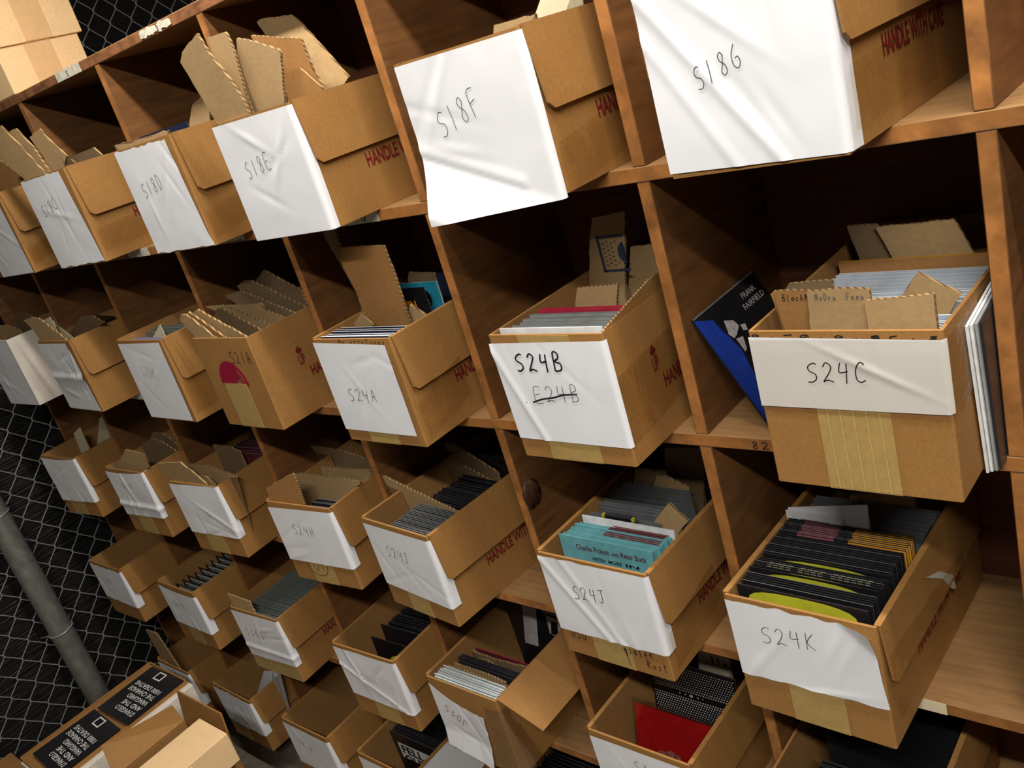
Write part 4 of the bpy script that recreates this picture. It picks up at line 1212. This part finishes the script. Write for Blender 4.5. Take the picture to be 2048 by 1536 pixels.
while x < .022:
    wd = rnd.choice((.0007, .0012, .0018))
    flat(bm, [(x, .200), (x, .188), (x + wd, .188), (x + wd, .200)])
    x += wd + rnd.choice((.0008, .0013))
link('barcode', mesh('barcode', bm, 'black_ink'), bc[0])
fill('S24K', .19, .255, 10, 'clear_case', 'edge_grey', 'clear grey record sleeve behind the folded paper', h=.19, x=.005, seed=19)
fill('S30C', .02, .2, 10, 'black_sleeve', 'edge_dark', 'black disc case with white lettering', w=.128, h=.186, x=.03, arts='bars', name='disc_case', cat='disc case', seed=20)
fill('S30D', .016, .27, 34, 'greengrey_sleeve', 'edge_grey', 'grey green record sleeve', h=.176, x=.008, seed=21)
yd = fill('S30X', .05, .05, 1, 'black_sleeve', 'edge_dark', 'black disc case with a lime yellow disc on it', w=.13, h=.184, x=.034, arts='disc', name='disc_case', cat='disc case', tilt=2)
fill('S30X', .085, .085, 1, 'black_sleeve', 'edge_dark', 'black disc case with two lines of small white print', w=.13, h=.192, x=.034, arts='small', name='disc_case', cat='disc case', tilt=2)
fill('S30X', .092, .2, 16, 'black_sleeve', 'edge_dark', 'plain black disc case', w=.13, h=.182, x=.034, name='disc_case', cat='disc case', tilt=2, seed=22)
fill('S30X', .225, .225, 1, 'plum_sleeve', 'plum_sleeve', 'plum purple record sleeve at the back', h=.2)
fill('S30F', .009, .040, 8, 'mint_sleeve', 'edge_white', 'pale mint record sleeve at the front', h=.19, x=.004, seed=23)
fill('S30F', .078, .094, 4, 'dark_sleeve', 'edge_dark', 'dark record sleeve between the corrugated strips', h=.176, seed=24)
fill('S30F', .130, .130, 1, 'maroon_sleeve', 'crimson_sleeve', 'crimson record sleeve behind the strips', h=.165, x=.02)
bw = fill('S30F', .242, .242, 1, 'black_sleeve', 'edge_dark', 'tall black and white printed record sleeve at the back', w=.17, h=.225, x=.006, jx=0, jz=0, t=.004)
def bwart(bm):
    flat(bm, [(-.026, .218), (.012, .212), (-.02, .1), (-.06, .1)], mi=0)
    flat(bm, [(.035, .2), (.078, .195), (.07, .14), (.03, .15)], mi=0)
    flat(bm, [(.046, .187), (.062, .186), (.056, .15), (.034, .15)], -.0009, 1)
    for i in range(7):
        flat(bm, [(.03 + i * .007, .214 - i * .0005), (.034 + i * .007, .214 - i * .0005), (.034 + i * .007, .204), (.03 + i * .007, .204)], mi=0)
art(bw[0], bwart, ['skin_grey', 'black_ink'], 'cover_art')
# red record lying back in its box, polka dot one behind
rr = fill('S30G', .055, .055, 1, 'red_sleeve', 'red_sleeve', 'bright red record sleeve tilted back', w=.17, h=.18, x=.01, jx=0, jz=0, tilt=16, t=.003)
def redart(bm):
    for (cx, cz, rx, rz) in ((-.03, .075, .02, .028), (-.012, .092, .014, .016), (.0, .085, .01, .02)):
        disc(bm, cx, cz, rx, rz)
M['pink_patch'] = mat('washed_pink_print', (206, 128, 124), 0.35, 0.4, scale=90, var=0.35)
art(rr[0], redart, 'pink_patch', 'cover_art')
pk = fill('S30G', .152, .152, 1, 'black_sleeve', 'edge_dark', 'black record sleeve covered in small white dots', w=.178, h=.212, x=.004, jx=0, jz=0, tilt=10, t=.004)
def dots(bm):
    for i in range(34):
        for j in range(28):
            x, z = -.084 + i * .0051, .205 - j * .0051
            if 9.5 < j < 11.6: continue
            s = .0017 if 7 < j < 14 else .0013
            x += .00255 * (j % 2)
            if x > .086: continue
            flat(bm, [(x - s, z), (x, z - s), (x + s, z), (x, z + s)])
    for i, (u, r_) in enumerate(((-.03, .002), (-.018, .0018), (-.006, .004), (.008, .002), (.018, .0015))):
        disc(bm, u, .152, r_, r_ * .8, n=10)
art(pk[0], dots, 'white_ink', 'dot_pattern')
bm = bmesh.new()
prism(bm, [(-.086, .0), (.086, .0), (.086, .195), (-.086, .195)], lambda p: Vector((p[0], -.004, p[1])), Vector((0, .0004, 0)))
link('clear_sleeve', mesh('clear_sleeve', bm, 'clear_plastic'), rr[0])
fill('S30H', .05, .125, 14, 'black_sleeve', 'edge_dark', 'black record sleeve in shiny wrap at the front', h=.165, x=.04, seed=25)
fill('S30H', .15, .33, 26, 'black_sleeve', 'black_sleeve', 'plain black record sleeve at the back', h=.196, x=.04, seed=26, jz=.001)
fe = fill('ac5', .098, .098, 1, 'black_sleeve', 'edge_dark', 'black record sleeve with FELL on a white panel', h=.18, x=.0, jx=0, jz=0)
bm = bmesh.new()
flat(bm, [(-.07, .150), (-.07, .098), (.08, .098), (.08, .150)], -.0006)
pn = link('title_panel', mesh('title_panel', bm, 'white_ink'), fe[0])
bm = bmesh.new()
text_into(bm, 'FELL', lambda u, v: Vector((-.062 + u, -.0012, .118 + v)), .085, .026, .03)
text_into(bm, 'OUT', lambda u, v: Vector((-.062 + u, -.0012, .086 + v)), .085, .026, .03)
link('title_lettering', mesh('title_lettering', bm, 'black_ink'), pn)
fill('ac5', .104, .26, 26, 'black_sleeve', 'edge_dark', 'plain black record sleeve behind the FELL one', h=.178, seed=27, jz=.002)
fill('cd5', .05, .25, 22, 'black_sleeve', 'edge_dark', 'black record sleeve', h=.185, seed=28)
# special sleeves behind the tall divider in S24A
o_, a_, w_, h_ = frame('S24A')
bo = fill('S24A', .148, .148, 1, 'black_sleeve', 'edge_dark', 'black record sleeve with orange lettering', w=.13, h=.22, x=-.018, jx=0, jz=0)
bm = bmesh.new()
text_into(bm, 'HTCHIN', lambda u, v: Vector((-.05 + u, -.0007, .183 + v)), .085, .014, .03)
link('cover_lettering', mesh('cover_lettering', bm, 'orange_ink'), bo[0])
te = fill('S24A', .176, .176, 1, 'cyan_sleeve', 'edge_white', 'bright cyan record sleeve with a black round emblem', w=.1, h=.22, x=.002, jx=0, jz=0)
def cyart(bm):
    disc(bm, .012, .19, .0135, .0165, mi=0)
    for (a, b, s) in ((.006, .196, .003), (.014, .195, .003), (.010, .188, .004), (.016, .186, .0026)):
        disc(bm, a, b, s, s, -.0009, 1, n=8)
    for i in range(5):
        flat(bm, [(.005 + i * .003, .181), (.005 + i * .003, .179), (.007 + i * .003, .179), (.007 + i * .003, .181)], -.0009, 1)
art(te[0], cyart, ['black_ink', 'white_ink'], 'round_emblem')
nv = fill('S24A', .236, .236, 1, 'navy_sleeve', 'navy_sleeve', 'navy record sleeve at the right rear', w=.1, h=.215, x=.04, jx=0, jz=0)

# ------------------------------------------------------------------ record leaning beside S24C
org = Vector((0.4975, 0.02, 0.0028))
up = Vector((-0.0835, 0, 0.1585)).normalized()
rt = Vector((0, 1, 0))
nrm = rt.cross(up)
mw = Matrix((( rt.x, -nrm.x, up.x, org.x), (rt.y, -nrm.y, up.y, org.y), (rt.z, -nrm.z, up.z, org.z), (0, 0, 0, 1)))
bm = bmesh.new()
box(bm, 0, .18, 0.0, .0026, 0, .18)
lean = link('record_sleeve', mesh('record_sleeve', bm, 'black_sleeve'))
lean.matrix_world = mw
tag(lean, 'blue and black record sleeve leaning against the divider left of the box marked S24C', 'record sleeve')
M['deep_blue'] = mat('deep_blue_print', (30, 54, 138), 0.3, 0.5, scale=14, var=0.3)
def cov(bm):
    k = .18
    flat(bm, [(u * k, v * k) for u, v in ((0.0, .0), (.0, .985), (.2, .9), (.19, .82), (.24, .72), (.27, .6), (.2, .3), (.24, .0))], mi=0)
    flat(bm, [(u * k, v * k) for u, v in ((.30, .845), (.40, .80), (.42, .74), (.33, .70), (.28, .69), (.25, .74), (.27, .78))], -.0009, 1)
    flat(bm, [(u * k, v * k) for u, v in ((.44, .74), (.50, .72), (.48, .67), (.43, .69))], -.0009, 1)
    flat(bm, [(u * k, v * k) for u, v in ((.29, .68), (.38, .66), (.33, .57), (.29, .56))], -.0009, 1)
    flat(bm, [(.0, .178), (.18, .178), (.18, .18), (.0, .18)], -.0007, 2)
art(lean, cov, ['deep_blue', 'skin_grey', 'edge_grey'], 'cover_art')
bm = bmesh.new()
text_into(bm, 'FRANK', lambda u, v: Vector((.120 + u, -.0009, .1565 + v)), .042, .0085)
text_into(bm, 'FAIRFIELD', lambda u, v: Vector((.109 + u, -.0009, .1425 + v)), .063, .0085)
link('cover_lettering', mesh('cover_lettering', bm, 'skin_grey'), lean)
# sleeves squeezed between S24C and the right-hand divider
for i, (x, face, lb) in enumerate(((.7655, 'white_sleeve', 'white record sleeve nearest the box, squeezed between the box marked S24C and the divider'),
                                   (.7690, 'white_sleeve', 'second white record sleeve squeezed between the box marked S24C and the divider'),
                                   (.7728, 'grey_sleeve', 'grey record sleeve against the dark one beside the box marked S24C'),
                                   (.7765, 'dark_sleeve', 'dark record sleeve against the divider right of the box marked S24C'))):
    bm = bmesh.new()
    box(bm, 0, .0026, 0, .18, 0, .18)
    ob = link('record_sleeve', mesh('record_sleeve', bm, face), None, (x, -.031 + .003 * i, -.0035), (math.radians(5), 0, 0))
    tag(ob, lb, 'record sleeve')

# ------------------------------------------------------------------ cartons on top of the shelf
M['pale_tape'] = mat('pale_brown_tape', (222, 180, 130), 0.35, 0.45, scale=60, var=0.05)
def closed_carton(name, x0, x1, y0, y1, z0, z1, label, cat='carton', m='kraft_pale', tape=None, group=None, rz=0.0):
    bx = empty(name, ((x0 + x1) / 2, (y0 + y1) / 2, z0), rz)
    tag(bx, label, cat, group)
    w, l, h = (x1 - x0) / 2, (y1 - y0) / 2, z1 - z0
    bm = bmesh.new()
    box(bm, -w, w, -l, l, 0, h)
    link('carton', mesh('carton', bm, m, 0.002), bx)
    if tape:
        bm = bmesh.new()
        box(bm, w - .0002, w + .0008, tape[0], tape[1], 0.002, h + .0006)
        box(bm, -w, w, tape[0], tape[1], h, h + .0008)
        link('packing_tape', mesh('packing_tape', bm, 'pale_tape'), bx)
    return bx
closed_carton('mailing_carton', -1.5, -1.192, .0, .2, ZT[0] + .0003, ZT[0] + .1005, 'lower of two flat pale cardboard cartons on top of the shelving unit', tape=(-.035, .03), group='flat cartons on top of the shelf')
closed_carton('mailing_carton', -1.5, -1.187, .006, .212, ZT[0] + .101, ZT[0] + .205, 'upper of two flat pale cardboard cartons on top of the shelving unit', tape=(-.035, .03), group='flat cartons on top of the shelf')

# ------------------------------------------------------------------ cartons on the floor by the fence
wc = empty('white_carton', (-1.42, -.415, FLOOR))
tag(wc, 'tall white carton standing on the floor under two black record sleeves', 'carton')
bm = bmesh.new()
box(bm, -.12, .12, -.205, .205, 0, .438)
link('carton', mesh('carton', bm, 'white_board', 0.004), wc)
bm = bmesh.new()
bm2 = carton_bm(.222, .40, .012, t=.004)
for v in bm2.verts:
    v.co += Vector((-.0085, -.2, .4382))
link('cardboard_rim', mesh('cardboard_rim', bm2, ['kraft', 'kraft_in']), wc, label='brown cardboard tray rim')
bm.free()
def flat_record(c, lz, rx, ry, rz, label):
    bm = bmesh.new()
    box(bm, -.089, .089, -.089, .089, 0, .004)
    ob = link('record_sleeve', mesh('record_sleeve', bm, 'black_sleeve'), None, (c[0], c[1], lz), (rx, ry, rz))
    tag(ob, label, 'record sleeve')
    bm = bmesh.new()
    for i, (wd, n) in enumerate((("D'ANGELO", .1), ('AND THE', .1), ('VANGUARD', .11), ('THE CHARADE', .14), ('1000 DEATHS', .14))):
        text_into(bm, wd, lambda u, v: Vector((.070 - u, -.052 + i * .0215 - v, .0046)), n, .0150, .012)
    for v in bm.verts:
        v.co.y = -v.co.y if False else v.co.y
    # first line nearest the viewer: mirror the order along y
    for v in bm.verts:
        v.co.y = v.co.y
    link('cover_lettering', mesh('cover_lettering', bm, 'white_ink'), ob)
    bm = bmesh.new()
    for (a, b_, c_, d_, z, mi) in ((-.03, .01, .056, .084, .0046, 0), (-.024, .004, .060, .080, .005, 1)):
        f = bm.faces.new([bm.verts.new((a, c_, z)), bm.verts.new((b_, c_, z)), bm.verts.new((b_, d_, z)), bm.verts.new((a, d_, z))])
        f.material_index = mi
    link('cover_emblem', mesh('cover_emblem', bm, ['white_ink', 'black_ink']), ob)
    return ob
flat_record((-1.405, -.315), FLOOR + .4515, 0, 0, 0.02, 'black record sleeve with grey capitals lying face up on the white carton, the farther one')
flat_record((-1.412, -.505), FLOOR + .4515, 0, 0, -0.04, 'black record sleeve with white capitals lying face up on the white carton, the nearer one')

# open carton with raised flaps, a small closed carton resting across it
oc = empty('open_carton', (-1.01, -.425, FLOOR))
tag(oc, 'open brown carton with raised flaps on the floor beside the white carton', 'carton')
bm = carton_bm(.24, .21, .465)
for v in bm.verts:
    v.co.y -= .105
link('carton', mesh('carton', bm, ['kraft', 'kraft_in']), oc)
def panel(name, pts, th, parent, m=('kraft', 'kraft')):
    """a board through four corner points, th thick"""
    P = [Vector(p) for p in pts]
    n = (P[1] - P[0]).cross(P[3] - P[0]).normalized() * th
    bm = bmesh.new()
    a = [bm.verts.new(p) for p in P]; b = [bm.verts.new(p + n) for p in P]
    bm.faces.new(a); bm.faces.new(b[::-1])
    for i in range(4):
        bm.faces.new([a[i], b[i], b[(i + 1) % 4], a[(i + 1) % 4]])
    return link(name, mesh(name, bm, list(m)), parent)
panel('flap', [(-.12, -.10, .465), (-.12, .10, .465), (-.198, .115, .478), (-.198, -.075, .514)], .004, oc)
panel('flap', [(-.118, .105, .465), (.118, .105, .465), (.11, .118, .56), (-.105, .118, .56)], .004, oc)
sc = closed_carton('small_carton', -.965, -.838, -.62, -.337, FLOOR + .4655, FLOOR + .548, 'long small closed carton lying across the open flapped carton', m='kraft_pale')
bm = bmesh.new()
box(bm, .0632, .0645, -.06, .04, .0, .075)
link('address_label', mesh('address_label', bm, 'paper'), sc)

# reddish carton at the lower left corner
rc = closed_carton('reddish_carton', -2.08, -1.78, -.86, -.56, FLOOR, FLOOR + .2, 'reddish brown carton on the floor in the lower left corner', m='orange_card')

bm = bmesh.new()
prism(bm, [(.141, .168), (.192, .143), (.233, .108), (.241, .08), (.226, .089), (.197, .127)], lambda p: Vector((.1105, p[0], p[1])), Vector((.0006, 0, 0)))
link('torn_sticker', mesh('torn_sticker', bm, 'sticker'), R['S24K'])
